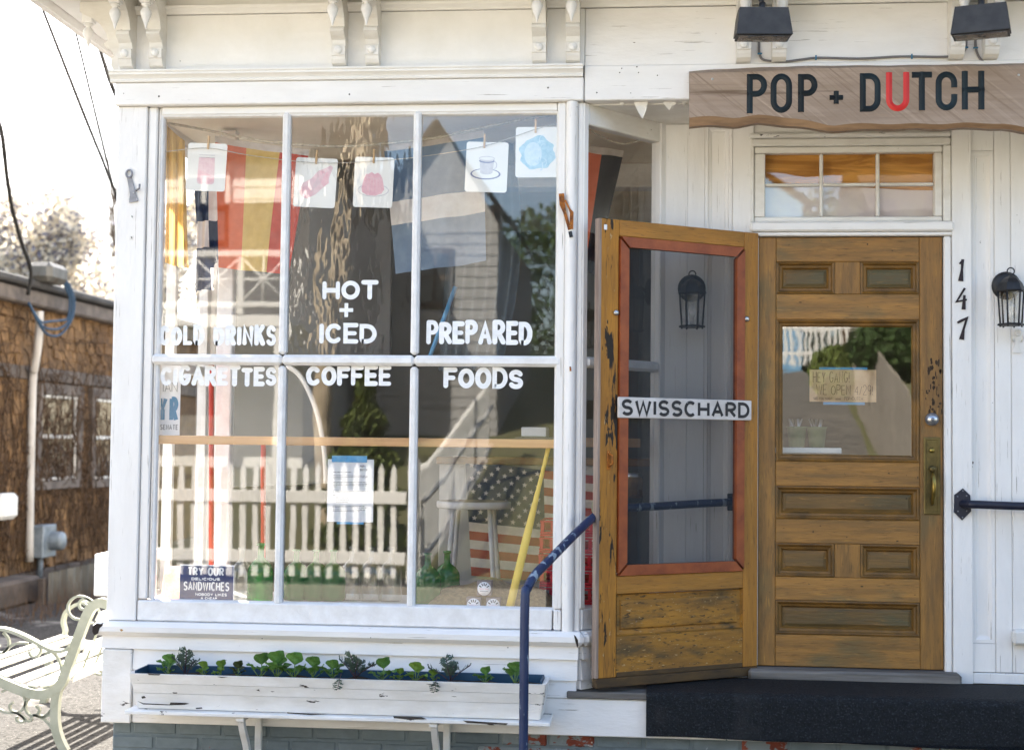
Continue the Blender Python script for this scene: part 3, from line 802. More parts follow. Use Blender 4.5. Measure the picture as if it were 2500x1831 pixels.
for (y0, z0), (y1, z1) in zip(prof, prof[1:]):
    cm.poly([(XL - .03, y0, z0), (2.6, y0, z0), (2.6, y1, z1), (XL - .03, y1, z1)])
cm.build('frieze_moulding', cream, B)
cbox('soffit', cream, B, XL - .36, 7.6, -.42, .4, 3.664, 3.70, .004)
cbox('soffit', cream, B, XL - .36, XL - .002, .402, 8.0, 3.664, 3.70, .004)
cbox('frieze_board', cream, B, XL - .002, 2.6, .004, .06, 3.61, 3.662, .002)
cbox('fascia', white, B, XL - .40, 7.6, -.45, -.422, 3.62, 3.86, .004)
cbox('fascia', white, B, XL - .40, XL - .362, -.42, 8.0, 3.62, 3.86, .004)
# --- paired brackets
bp = [(0, 3.662), (-.225, 3.662), (-.225, 3.615), (-.20, 3.60), (-.165, 3.585), (-.125, 3.555), (-.095, 3.515), (-.085, 3.480), (-.100, 3.468), (-.104, 3.455), (-.085, 3.440), (-.062, 3.425), (-.055, 3.408), (-.050, 3.398), (-.068, 3.396), (-.068, 3.355), (-.062, 3.350), (-.058, 3.338), (-.048, 3.322), (-.030, 3.312), (0, 3.308)]
bm_ = MB()
hwid = .031
bm_.poly([(-hwid, y, z) for y, z in bp][::-1]); bm_.poly([(hwid, y, z) for y, z in bp])
for (y0, z0), (y1, z1) in zip(bp, bp[1:]):
    bm_.poly([(-hwid, y0, z0), (hwid, y0, z0), (hwid, y1, z1), (-hwid, y1, z1)])
brm = bm_.mesh('bracket', [aged_white])
fm = MB().lathe([(0.0, -.118), (.003, -.112), (.010, -.088), (.021, -.060), (.026, -.045), (.022, -.028), (.012, -.018), (.012, -.012), (.022, -.008), (.022, 0), (.0, 0)], n=16)
fm.box(-.026, .026, -.026, .026, .0, .05, .004)
fim = fm.mesh('finial', [glaze])
rsm = MB().lathe([(.019, 0), (.019, -.004), (.012, -.010), (.0, -.012)], ax='y', n=16).mesh('rosette', [cream])
for bx_ in (-2.396, -2.253, -1.402, -1.249, -.493, -.342, .411, .566, 1.329, 1.476, 2.25, 2.4):
    T0 = Matrix.Translation((bx_, 0, 0))
    bo = link('bracket', brm, B, T0)
    link('finial', fim, bo, Matrix.Translation((bx_, -.192, 3.566)))
    link('rosette', rsm, bo, Matrix.Translation((bx_, -.0675, 3.376)))
for by_ in (.10, 1.2, 1.36):
    T0 = Matrix.Translation((XL, by_, 0)) @ Matrix.Rotation(R(-90), 4, 'Z')
    bo = link('bracket', brm, B, T0)
    link('finial', fim, bo, Matrix.Translation((XL - .192, by_, 3.566)))

# ---------------------------------------------------------------- front door (part of the building)
FD = cbox('front_door', dr_v, B, .519, A(1894, 1100, YD).x - .001, YD + .004, YD + .045, .592, 2.598, .003)
def dz(py): return A(2070, py, YD).z
def dx(px): return A(px, 1100, YD).x
xa, xb = dx(1894), dx(2246)
cbox('stile', dr_v, FD, xb + .001, 1.366, YD + .004, YD + .045, .592, 2.598, .003)
rails = [(585, 639), (718, 780), (1128, 1188), (1269, 1328), (1411, 1468), (1552, 1628)]
zs = []
for (p0, p1) in rails:
    z1, z0 = dz(p0), dz(p1)
    if p0 == 585: z1 = 2.598
    if p1 == 1628: z0 = .592
    cbox('rail', dr_h, FD, xa, xb, YD + .005, YD + .044, z0, z1, .003)
MP = [(0, .003), (.006, .0), (.012, .004), (.016, .012), (.026, .014), (.030, .020), (.034, .026)]
MP2 = [(d, YD + .004 + y) for d, y in MP]
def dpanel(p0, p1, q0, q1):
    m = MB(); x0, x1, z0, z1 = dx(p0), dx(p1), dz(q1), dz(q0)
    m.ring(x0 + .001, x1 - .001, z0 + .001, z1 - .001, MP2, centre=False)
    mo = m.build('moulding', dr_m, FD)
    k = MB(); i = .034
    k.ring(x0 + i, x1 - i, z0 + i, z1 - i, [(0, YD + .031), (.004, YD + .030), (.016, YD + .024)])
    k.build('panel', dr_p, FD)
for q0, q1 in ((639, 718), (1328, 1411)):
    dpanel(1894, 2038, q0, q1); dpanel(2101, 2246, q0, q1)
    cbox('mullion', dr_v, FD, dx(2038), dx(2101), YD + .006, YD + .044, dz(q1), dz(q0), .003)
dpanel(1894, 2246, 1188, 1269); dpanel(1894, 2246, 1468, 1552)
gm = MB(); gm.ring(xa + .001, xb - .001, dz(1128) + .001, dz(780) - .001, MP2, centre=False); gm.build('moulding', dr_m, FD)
gx0, gx1, gz0, gz1 = dx(1913), dx(2226), dz(1110), dz(800)
MB().poly([(gx0 - .03, YD + .027, gz0 - .03), (gx1 + .03, YD + .027, gz0 - .03), (gx1 + .03, YD + .027, gz1 + .03), (gx0 - .03, YD + .027, gz1 + .03)]).build('glass_pane', pane_d, FD)
# handle set
hx0, hx1, hz0, hz1 = dx(2255), dx(2295), dz(1253), dz(1065)
hp = MB(); hp.ring(hx0, hx1, hz0, hz1, [(0, YD + .006), (0, YD - .001), (.004, YD - .003), (.012, YD - .003), (.014, YD - .001)])
hp.build('handle_plate', brass, FD)
kx = (hx0 + hx1) / 2
MB().lathe([(.012, 0), (.012, -.006), (.0, -.007)], (kx, YD - .001, dz(1097)), ax='y').build('key_cylinder', brass2, FD)
hb = smooth_path([(kx, YD - .004, dz(1150)), (kx, YD - .03, dz(1157)), (kx, YD - .045, dz(1175)), (kx, YD - .042, dz(1200)), (kx, YD - .022, dz(1222)), (kx, YD - .004, dz(1229))], 5)
nh = len(hb)
MB().tube(hb, [.005 + .006 * math.sin(math.pi * i / (nh - 1)) for i in range(nh)], 10).build('handle', brass2, FD)
MB().lathe([(.009, 0), (.013, -.012), (.016, -.020), (.012, -.024), (0, -.025)], (kx, YD - .002, dz(1142)), ax='y', n=14).build('thumb_latch', brass, FD)
MB().lathe([(.030, .004), (.030, -.010), (.024, -.018), (.020, -.020)], (kx, YD, dz(1022)), ax='y', n=24).build('lock_collar', galv, FD)
MB().lathe([(.022, 0), (.021, -.003), (.0, -.004)], (kx, YD - .020, dz(1022)), ax='y', n=24).build('lock_face', steel, FD)
MB().lathe([(.008, 0), (.007, -.003), (.0, -.003)], (kx, YD - .0245, dz(1022)), ax='y', n=14).build('keyway', galv, FD)

grime = M('dark_varnish_wear', '#2e2317', '#463420', (60, 60, 60), rough=.7)
rnd = random.Random(41)
for k in range(46):
    gx_, gy_ = rnd.gauss(2281, 10), rnd.uniform(875, 1010)
    if k > 36: gx_, gy_ = rnd.uniform(1950, 2240), rnd.choice((610, 750, 1160, 1300, 1440)) + rnd.uniform(-14, 14)
    if not (2250 < gx_ < 2300) and k <= 36: continue
    w_, h_ = rnd.uniform(1.2, 4.0), rnd.uniform(2, 9) if k <= 36 else rnd.uniform(1, 2.5)
    pts_ = [A(gx_ + w_ * math.cos(t_) * rnd.uniform(.6, 1.3), gy_ + h_ * math.sin(t_) * rnd.uniform(.6, 1.3), YD + .0034) for t_ in [2 * math.pi * q_ / 7 for q_ in range(7)]]
    MB().poly(pts_).build('worn_spot', grime, FD)
# ---------------------------------------------------------------- screen door, swung open towards the bay
hinge = Vector((.515, .425, 0))
free = Vector((-.214, -.060, 0))
du = (free - hinge).normalized()             # hinge -> free edge
dn = Vector((du.y, -du.x, 0))
if dn.y > 0: dn = -dn                        # faces the street
SWD = (free - hinge).length
xu = -du
Ms = Matrix(((xu.x, -dn.x, 0, free.x), (xu.y, -dn.y, 0, free.y), (0, 0, 1, 0), (0, 0, 0, 1)))   # local x: free -> hinge, y: into the door, z up
Msi = Ms.inverted()
def sp(px, py): return Msi @ AP(px, py, free, dn)
Z0, Z1 = .565, 2.612
a_ = sp(1509, 1000).x; b_ = sp(1816, 1000).x
SDo = MB().box(0.004, a_ - .001, .0, .036, Z0 + .03, Z1, .003).build('screen_door', scr_left, B, Ms)
def sb(n, m, x0, x1, z0, z1, y0=.0, y1=.036, c=.003):
    return MB().box(x0, x1, y0, y1, z0, z1, c).build(n, m, SDo, Ms)
sb('stile', scr_v, b_ + .001, SWD, Z0 + .03, Z1)
sb('edge_strip', scr_edge, -.006, .010, Z0 + .03, Z1, -.0015, .035, .003)
zA = sp(1660, 590).z; zB = sp(1660, 1400).z
sb('rail', scr_h, a_, b_, zA, Z1, .001, .035)
zq0 = sp(1660, 1443).z; zq1 = sp(1660, 1543).z
sb('rail', scr_h, a_, b_, zq0, zB, .001, .035)
sb('rail', scr_worn, a_, b_, Z0 + .03, zq1, .001, .035)
sb('sweep', scr_dark, -.002, SWD - .002, Z0 - .012, Z0 + .029, -.003, .037)
sb('sweep', scr_dark, a_ + .002, b_ - .002, Z0 + .0295, Z0 + .052, -.001, .03)
m = MB(); m.ring(a_ + .001, b_ - .001, zq1 + .001, zq0 - .001, [(0, .002), (.004, .016), (.018, .018), (.024, .018), (.030, .010), (.038, .009)]); m.build('panel', scr_worn, SDo, Ms)
# red stained screen frame, mitred
fx0, fx1, fz0, fz1 = a_ + .002, b_ - .002, zB + .002, zA - .002
fw = .046
for k, q in enumerate(([(fx0, fz0), (fx1, fz0), (fx1 - fw, fz0 + fw), (fx0 + fw, fz0 + fw)], [(fx1, fz0), (fx1, fz1), (fx1 - fw, fz1 - fw), (fx1 - fw, fz0 + fw)], [(fx1, fz1), (fx0, fz1), (fx0 + fw, fz1 - fw), (fx1 - fw, fz1 - fw)], [(fx0, fz1), (fx0, fz0), (fx0 + fw, fz0 + fw), (fx0 + fw, fz1 - fw)])):
    m = MB()
    c = Vector((sum(p[0] for p in q) / 4, sum(p[1] for p in q) / 4))
    qi = [(c + (Vector(p) - c) * .985) for p in q]
    f = [(p.x, -.010, p.y) for p in qi]; bk = [(p.x, .02, p.y) for p in qi]
    m.poly(f); m.poly(bk[::-1])
    for i in range(4): m.poly([f[i], bk[i], bk[(i + 1) % 4], f[(i + 1) % 4]][::-1])
    m.build('screen_frame', redwood, SDo, Ms)
MB().poly([(fx0 + fw - .006, .006, fz0 + fw - .006), (fx1 - fw + .006, .006, fz0 + fw - .006), (fx1 - fw + .006, .006, fz1 - fw + .006), (fx0 + fw - .006, .006, fz1 - fw + .006)]).build('insect_screen', screenm, SDo, Ms)
# bits of hardware on the screen door
for (px, py) in ((1503, 764), (1822, 779)):
    p = sp(px, py)
    MB().lathe([(.013, .0), (.013, -.008), (.008, -.012), (.0, -.012)], (p.x, -.001, p.z), ax='y', n=14).build('frame_button', steel, SDo, Ms)
p = sp(1486, 1122)
MB().box(p.x - .010, p.x + .010, -.004, .002, p.z - .045, p.z + .040, .003).build('latch_plate', rust, SDo, Ms)
MB().tube([(p.x - .002, -.004, p.z + .028), (p.x + .006, -.022, p.z + .018), (p.x + .006, -.022, p.z - .018), (p.x - .002, -.004, p.z - .03)], .005, 8).build('pull_handle', rust, SDo, Ms)
p = sp(1478, 555)
MB().box(p.x - .008, p.x + .008, -.004, .001, p.z - .012, p.z + .012, .002).build('white_tab', enamelw, SDo, Ms)

# small sign fixed across the screen door
a0 = sp(1503, 969); a1 = sp(1827, 980); a2 = sp(1503, 1020)
sg = thing('name_sign', 'narrow white board with black letters SWISSCHARD across the screen door', 'sign', tuple(Ms @ Vector((a0.x, -.02, a2.z))))
MB().box(a0.x, a1.x, -.026, -.012, a2.z, a0.z, .003).build('board', signwhite, sg, Ms)
text(MB(), 'SWISSCHARD', YP(-.0268), a0.x + .014, a1.x - .014, a2.z + .010, a0.z - .009, .0145, gap=.45, lw=.8).build('lettering', signblk, sg, Ms)

# ================================================================== THINGS ON THE FACADE
# ---- carved timber sign
SY = -.066
S = thing('carved_sign', 'long weathered timber plank sign with black carved letters and one red letter', 'sign', tuple(A(2100, 300, SY)))
top = [(1683, 168), (1740, 164), (1800, 161), (1880, 158), (1950, 155), (2050, 153), (2200, 153), (2350, 151), (2500, 148), (2620, 146), (2760, 150)]
ftop = [(1683, 180), (1740, 179), (1800, 177), (1860, 176), (1950, 168), (2050, 166), (2200, 165), (2350, 163), (2500, 160), (2620, 158), (2760, 162)]
fbot = [(1683, 287), (1740, 286), (1800, 289), (1850, 283), (1900, 285), (1950, 291), (2000, 301), (2030, 306), (2060, 302), (2140, 302), (2220, 304), (2300, 304), (2400, 301), (2450, 302), (2500, 311), (2620, 318), (2760, 312)]
bot = [(1683, 308), (1740, 307), (1800, 309), (1850, 302), (1900, 304), (1950, 308), (2000, 316), (2030, 318), (2060, 317), (2140, 314), (2220, 315), (2300, 315), (2400, 312), (2450, 313), (2500, 322), (2620, 328), (2760, 322)]
def interp(pl, x):
    for (a, b), (c, d) in zip(pl, pl[1:]):
        if a <= x <= c: return b + (d - b) * (x - a) / (c - a)
    return pl[-1][1]
xs = [1683 + (2760 - 1683) * i / 70 for i in range(71)]
bd = MB()
col = []
for x in xs:
    wv = 1.6 * math.sin(x * .05) + 1.2 * math.sin(x * .013)
    q = [(top, -.012), (ftop, SY), (fbot, SY), (bot, SY + .012), (bot, -.012)]
    row = []
    for k, (pl, yy) in enumerate(q):
        p = A(x, interp(pl, x) + (wv if k in (2, 3, 4) else wv * .4), SY)
        row.append((p.x, yy if k != 0 else -.016, p.z))
    col.append(row)
nn = len(bd.v)
for r_ in col: bd.v += r_
for i in range(70):
    for k in range(5):
        k2 = (k + 1) % 5
        bd.f.append((nn + i * 5 + k, nn + i * 5 + k2, nn + (i + 1) * 5 + k2, nn + (i + 1) * 5 + k)); bd.m.append(1 if k == 2 else 0); bd.sm.append(False)
bd.f.append(tuple(nn + k for k in range(5))[::-1]); bd.m.append(0); bd.sm.append(False)
bd.f.append(tuple(nn + 70 * 5 + k for k in range(5))); bd.m.append(0); bd.sm.append(False)
plank = bd.build('plank', [signwood, bark], S)
def carve(ch, x0, x1, y0, y1, sw=.0262):
    a, b = A(x0, y1, SY), A(x1, y0, SY)
    wv, strokes = G[ch]
    H = b.z - a.z - sw
    res = []
    for pts, cl in strokes:
        res.append(([(a.x + sw / 2 + q[0] / wv * (b.x - a.x - sw), a.z + sw / 2 + q[1] * H) for q in pts], cl))
    return res
def narrow(ch):
    # upright condensed round letters
    if ch == 'O': return [(arc(.5, .72, .5, .28, 0, 180, 12) + arc(.5, .28, .5, .28, 180, 360, 12), 1)]
    if ch == 'C': return [([(1, .69)] + arc(.5, .74, .5, .26, 0, 180, 12) + arc(.5, .26, .5, .26, 180, 360, 12) + [(1, .31)], 0)]
    if ch == 'D': return [([(0, 0), (0, 1), (.45, 1)] + arc(.45, .72, .55, .28, 90, 0, 8)[1:] + arc(.45, .28, .55, .28, 0, -90, 8) + [(0, 0)], 1)]
    if ch == 'U': return [([(0, 1), (0, .28)] + arc(.5, .28, .5, .28, 180, 360, 12)[1:] + [(1, 1)], 0)]
    if ch == 'P': return [([(0, 0), (0, 1), (.45, 1)] + arc(.45, .745, .55, .255, 90, -90, 12)[1:] + [(0, .49)], 0)]
    if ch == 'T': return [([(0, 1), (1, 1)], 0), ([(.5, 1), (.5, 0)], 0)]
    if ch == 'H': return [([(0, 0), (0, 1)], 0), ([(1, 0), (1, 1)], 0), ([(0, .52), (1, .52)], 0)]
    return [([(0, .5), (1, .5)], 0), ([(.5, 1), (.5, 0)], 0)]
cut = MB()
lets = []
for ch, x0, x1, y0, y1 in (('P', 1823, 1873, 181, 278), ('O', 1881, 1934, 180, 277), ('P', 1948, 1996, 181, 275), ('+', 2025, 2058, 223, 255), ('D', 2099, 2150, 179, 274), ('U', 2163, 2220, 177, 273), ('T', 2226, 2275, 176, 271), ('C', 2284, 2337, 175, 271), ('H', 2348, 2403, 174, 269)):
    sw = .0262 if ch != '+' else .022
    ext = 0 if ch in 'O' else sw * .5
    a, b = A(x0, y1, SY), A(x1, y0, SY)
    m = MB()
    for pi, (pts, cl) in enumerate(narrow(ch)):
        q = [(a.x + sw / 2 + u * (b.x - a.x - sw), a.z + sw / 2 + v * (b.z - a.z - sw)) for u, v in pts]
        if not cl:
            q = [Vector(p) for p in q]
            e0 = (q[0] - q[1]).normalized() * sw * .5; e1 = (q[-1] - q[-2]).normalized() * sw * .5
            q[0] = q[0] + e0; q[-1] = q[-1] + e1
        m.strip(q, sw / 2, (lambda a_, b_, c_, o=pi: (a_, SY - .0006 - .0005 * o + c_, b_)), closed=bool(cl), vdepth=-.006)
    m.build('carved_letter', letterred if ch == 'U' else letterink, S)
for (px, py) in ((1739, 194), (2487, 184)):
    p = A(px, py, SY)
    MB().lathe([(.006, .0), (.005, -.003), (0, -.003)], (p.x, SY, p.z), ax='y', n=10).build('screw', steel, S)

# ---- flood lights, cable
def flood(px, py, yaw, label):
    c = A(px, py, -.34)
    t = thing('flood_light', label, 'flood light', tuple(c), group='flood lights over the timber sign')
    mw = Matrix.Translation(c) @ Matrix.Rotation(R(yaw), 4, 'Z')
    pr = [(-.052, .052), (.02, .058), (.06, .030), (.045, -.056), (-.072, -.066)]
    m = MB(); wd = .108
    def xw(z): return wd + .008 * (-z / .06)
    f = [(-xw(z), y, z) for y, z in pr]; k = [(xw(z), y, z) for y, z in pr]
    m.poly(f); m.poly(k[::-1])
    for i in range(5):
        j = (i + 1) % 5
        m.poly([f[j], f[i], k[i], k[j]])
    m.build('housing', bronze, t, mw)
    MB().box(-.112, .112, -.066, .038, -.070, -.064, .003).build('lens_frame', black, t, mw)
    MB().box(-.103, .103, -.06, .03, -.0735, -.0705, .001).build('lens', pane_l, t, mw)
    MB().tube([(0, .0, .05), (0, .0, .085)], .014, 12).build('knuckle', black, t, mw)
    MB().tube([(0, 0, .085), (0, .12, .16), (0, .30, .20)], .010, 10).build('arm', black, t, mw)
    return t
flood(1861, 57, 4, 'dark bronze box flood light at the left end of the grey cable')
flood(2396, 50, -17, 'dark bronze box flood light at right end of the grey cable, turned sideways')
cb = [(1853, 60), (1853, 110), (1854, 132), (1862, 146), (1885, 150), (1920, 151), (1960, 146), (2000, 142), (2100, 144), (2200, 139), (2300, 140), (2338, 136), (2356, 122), (2359, 100), (2360, 60)]
c1_ = tag(MB().tube(smooth_path([A(x, y, -.008) for x, y in cb], 5), .0055, 8).build('power_cable', cablegrey), 'grey cable stapled along frieze between the two flood lights', 'cable')
for px, py in ((1855, 132), (1992, 142), (2226, 139), (2358, 117)):
    p = A(px, py, -.012)
    vert = px in (1992, 2226)
    MB().box(p.x - (.003 if vert else .010), p.x + (.003 if vert else .010), p.y - .006, p.y + .004, p.z - (.011 if vert else .003), p.z + (.011 if vert else .003), .001).build('cable_clip', clipblue, c1_)
cb = [(2381, 60), (2382, 110), (2386, 132), (2398, 150), (2420, 156)]
c2_ = tag(MB().tube(smooth_path([A(x, y, -.008) for x, y in cb], 5), .0055, 8).build('power_cable', cablegrey), 'short grey cable dropping behind right end of timber sign', 'cable')
p = A(2382, 118, -.012); MB().box(p.x - .010, p.x + .010, p.y - .006, p.y + .004, p.z - .003, p.z + .003, .001).build('cable_clip', clipblue, c2_)

# ---- lanterns
def lantern(c, label):
    t = thing('wall_lantern', label, 'lantern', tuple(c), group='wall lanterns beside the door')
    mw = Matrix.Translation(c)
    def b(m, n, mt): return m.build(n, mt, t, mw)
    b(MB().lathe([(.066, 0), (.064, -.012), (.05, -.020), (0, -.022)], (-.0, 0, .055), ax='y', n=24), 'backplate', black)
    b(MB().tube([(0, -.015, .05), (0, -.05, .075), (0, -.085, .07)], .009, 8), 'arm', black)
    rf = []
    for (r, z) in ((.062, .018), (.066, .024), (.052, .058), (.034, .078), (.014, .090), (.006, .095), (0.0, .096)): rf.append((r, z))
    b(MB().lathe(rf, (0, -.09, 0), n=6, sm=False), 'roof', black)
    b(MB().tube([(0.016 * math.cos(a), -.09, .112 + .016 * math.sin(a)) for a in [2 * math.pi * k / 14 for k in range(14)]], .003, 6, closed=True), 'top_ring', black)
    for k in range(6):
        a = 2 * math.pi * k / 6
        a2 = 2 * math.pi * (k + 1) / 6
        p0 = Vector((.058 * math.cos(a), -.09 + .058 * math.sin(a), 0)); p1 = Vector((.048 * math.cos(a), -.09 + .048 * math.sin(a), -.132))
        q0 = Vector((.058 * math.cos(a2), -.09 + .058 * math.sin(a2), 0)); q1 = Vector((.048 * math.cos(a2), -.09 + .048 * math.sin(a2), -.132))
        b(MB().tube([p0 + Vector((0, 0, .018)), p1], .004, 6), 'corner_rib', black)
        b(MB().poly([p0 + Vector((0, 0, .015)), q0 + Vector((0, 0, .015)), q1, p1]), 'glass_pane', pane_l)
        b(MB().tube([p1, p1 - Vector((0, 0, .012))], .004, 6), 'foot', black)
    b(MB().lathe([(0, -.138), (.060, -.138), (.062, -.132), (.056, -.128), (0, -.127)], (0, -.09, 0), n=6, sm=False), 'base', black)
    b(MB().lathe([(.0, -.128), (.012, -.126), (.012, -.10), (.010, -.095), (.022, -.06), (.018, -.025), (0, -.012)], (0, -.09, 0), n=14), 'bulb', pane_l)
def lan(px, py, label):
    c = A(px, py, YD - .09); lantern(Vector((c.x, YD, c.z)), label)
lan(2468, 722, 'black carriage lantern on white wall to the right of house number')
lan(1690, 728, 'black carriage lantern seen through the insect screen of open door')

# ---- house number
def digit(name, label, strokes):
    mb = MB()
    for k, (pts, ws) in enumerate(strokes):
        q = [(lambda p: (p.x, p.z))(A(x, y, YD)) for x, y in pts]
        mb.strip(q, [w_ * .0013 for w_ in ws], (lambda a, b, c, o=k: (a, YD - .0185 - .0006 * o - (.005 - c), b)), thick=.004)
    tag(mb.build(name, plum), label, 'house number', 'house number digits on door casing')
digit('house_number', 'black metal digit 1, topmost of three digits beside the door', [([(2348, 635), (2346, 660), (2343, 688)], [5, 4, 9]), ([(2340, 646), (2349, 637)], [3, 4])])
digit('house_number', 'black metal digit 4, middle of three digits beside the door', [([(2353, 705), (2333, 738), (2358, 733)], [4, 4, 3]), ([(2352, 722), (2350, 757)], [4, 7])])
digit('house_number', 'black metal digit 7, lowest of three digits beside the door', [([(2335, 789), (2345, 784), (2358, 778), (2350, 805), (2345, 830)], [4, 5, 5, 4, 9])])

# ---- hand rails
rp = smooth_path([V(-.476, -.70, 0.0), V(-.476, -.70, .5), V(-.476, -.70, .98), V(-.468, -.675, 1.045), V(-.44, -.61, 1.095), V(-.40, -.50, 1.135), V(-.30, -.22, 1.235), V(-.225, -.01, 1.30), V(-.17, .075, 1.325), V(0, .19, 1.333), V(.25, .355, 1.345), V(.405, .452, 1.35)], 6)
hr = thing('hand_rail', 'chipped navy pipe hand rail bending up in front of bay post', 'hand rail', (-.476, -.7, 0))
MB().tube(rp, .0185, 14).build('pipe', navy, hr)
cbox('wall_flange', navy2, hr, .375, .435, YD - .006 - .006, YD - .005, 1.31, 1.39, .003)
hr2 = thing('hand_rail', 'black pipe hand rail fixed to white wall right of the door by pointed plate', 'hand rail', tuple(A(2350, 1230, YD - .02)))
q = A(2350, 1230, YD - .02)
MB().tube(smooth_path([q, q + V(.02, -.035, 0), q + V(.06, -.05, 0), q + V(.30, -.055, -.005), q + V(.85, -.06, -.01), q + V(.93, -.09, -.03), q + V(.95, -.12, -.12), q + V(.95, -.12, -1.35)], 6), .0190, 14).build('pipe', navy2, hr2)
fl = [(2351, 1192), (2369, 1209), (2371, 1248), (2349, 1270), (2329, 1250), (2330, 1208)]
m = MB(); f = [A(x, y, YD - .026) for x, y in fl]; k_ = [p + V(0, .006, 0) for p in f]
m.poly(f[::-1]); m.poly(k_)
for i in range(6): m.poly([f[i], f[(i + 1) % 6], k_[(i + 1) % 6], k_[i]])
m.build('flange_plate', navy2, hr2)
for x, y in ((2338, 1212), (2360, 1210), (2339, 1248), (2360, 1247), (2351, 1198), (2350, 1263)):
    p = A(x, y, YD - .026); MB().lathe([(.004, 0), (.003, -.003), (0, -.003)], tuple(p), ax='y', n=8).build('screw', galv, hr2)

# ---- little fittings
holem = M('dark_hole', (.03, .022, .018), rough=.9)
for (px_, py_, r_) in ((388, 236, 4), (853, 231, 3.5), (1338, 215, 3.5), (1518, 168, 2.5), (1513, 178, 2.5), (1555, 164, 3), (1559, 178, 2.5), (1605, 185, 2.5), (1457, 227, 3), (1540, 228, 2), (302, 229, 2), (440, 150, 2), (1010, 168, 2), (640, 1558, 2), (1240, 1580, 2.5), (905, 1556, 2)):
    yy = -.0225 if px_ < 1423 else -.0145
    if py_ > 1000: yy = -.0485
    if 140 < py_ < 170 and px_ < 1400: yy = -.0005
    p = A(px_, py_, yy)
    MB().lathe([(r_ * .0011, .0), (r_ * .0011, -.0006), (0, -.0007)], tuple(p), ax='y', n=8).build('nail_hole', holem, B)
def loss(n, pts, Y, mt_=holem, parent=B):
    m_ = MB(); f_ = [A(x, y, Y) for x, y in pts]; b_2 = [p + V(0, .002, 0) for p in f_]
    m_.poly(f_[::-1])
    for i_ in range(len(f_)): m_.poly([f_[i_], b_2[i_], b_2[(i_ + 1) % len(f_)], f_[(i_ + 1) % len(f_)]])
    m_.build(n, mt_, parent)
loss('rotten_patch', [(226, 1528), (236, 1521), (246, 1523), (252, 1519), (250, 1527), (243, 1533), (239, 1546), (230, 1551), (225, 1541)], -.0495)
loss('open_joint', [(1401, 1549), (1406, 1553), (1411, 1562), (1412, 1576), (1409, 1582), (1406, 1570), (1403, 1558)], -.0500)
loss('paint_chip', [(292, 1536), (297, 1535), (301, 1538), (296, 1541)], -.0495, M('ochre_chip', '#a9854f', rough=.8))
for (px_, py_) in ((322, 530), (321, 581)):
    loss('old_screw_mark', [(px_ - 4, py_ - 6), (px_ + 5, py_ - 5), (px_ + 4, py_ + 6), (px_ - 5, py_ + 5)], -.0015, aged_white)
    loss('old_screw_mark', [(px_ - 2, py_ - 3), (px_ + 2, py_ - 2), (px_ + 1, py_ + 3)], -.0022)
bo = thing('bottle_opener', 'grey cast metal bottle opener screwed to left corner board', 'bottle opener', tuple(A(322, 455, 0)))
def fit(pts, ws, mt, par, n, Y=-.002, th=.006):
    q = [(lambda p: (p.x, p.z))(A(x, y, Y)) for x, y in pts]
    return MB().strip(q, ws, (lambda a, b, c: (a, Y - th + c, b)), thick=th).build(n, mt, par)
fit([(316, 434), (321, 455), (325, 475), (327, 494)], [.010, .012, .014, .021], galv, bo, 'body')
c = A(315, 425, -.008)
MB().tube([c + V(.014 * math.cos(t), 0, .018 * math.sin(t)) for t in [2 * math.pi * k / 16 for k in range(16)]], .0045, 8, closed=True).build('ring', galv, bo)
MB().tube([A(332, 466, -.01), A(340, 460, -.026), A(341, 450, -.026)], .005, 8).build('hook', galv, bo)
for x, y in ((316, 487), (335, 487), (326, 471)):
    p = A(x, y, -.009); MB().lathe([(.004, 0), (.003, -.003), (0, -.003)], tuple(p), ax='y', n=8).build('screw', steel, bo)
rh = thing('rusty_bracket', 'rusty orange iron bracket on white bay post', 'bracket', tuple(A(1385, 520, -.02)))
fit([(1371, 474), (1373, 500), (1379, 520), (1391, 562)], [.012, .012, .007, .007], rust, rh, 'arm', Y=-.014, th=.012)
fit([(1380, 490), (1391, 512), (1396, 520), (1395, 560)], [.004, .004, .008, .008], rust, rh, 'brace', Y=-.018, th=.01)
fit([(1392, 566), (1395, 580)], [.008, .008], black, rh, 'pin', Y=-.018, th=.012)
la = thing('hook_latch', 'tiny white and rust latch low on bay post', 'latch', tuple(A(1392, 895, -.02)))
fit([(1393, 881), (1393, 910)], [.006, .006], glaze, la, 'plate', Y=-.018, th=.004)
fit([(1392, 895), (1393, 906)], [.003, .004], rust, la, 'pin', Y=-.023, th=.006)
hk = thing('wall_hook', 'small white painted ornamental hook under the right lantern', 'hook', tuple(A(2482, 845, YD)))
fit([(2482, 862), (2482, 845), (2484, 828)], [.022, .012, .007], aged_white, hk, 'plate', Y=YD - .001, th=.006)
c = A(2486, 812, YD - .008)
MB().tube([c + V(.013 * math.cos(t), 0, .014 * math.sin(t)) for t in [2 * math.pi * k / 14 for k in range(14)]], .004, 6, closed=True).build('ring', aged_white, hk)
MB().tube([A(2474, 834, YD - .008), A(2471, 826, YD - .02), A(2474, 818, YD - .02)], .004, 6).build('hook', aged_white, hk)
MB().tube([A(2494, 834, YD - .008), A(2498, 826, YD - .02), A(2496, 818, YD - .02)], .004, 6).build('hook', aged_white, hk)
ms_ = thing('mail_slot', 'white metal box edge low on wall at right margin', 'mail box', tuple(A(2500, 1570, YD)))
a = A(2468, 1572, YD)
MB().box(a.x, a.x + .3, YD - .05, YD - .001, a.z, a.z + .07, .012).build('body', white_old, ms_)
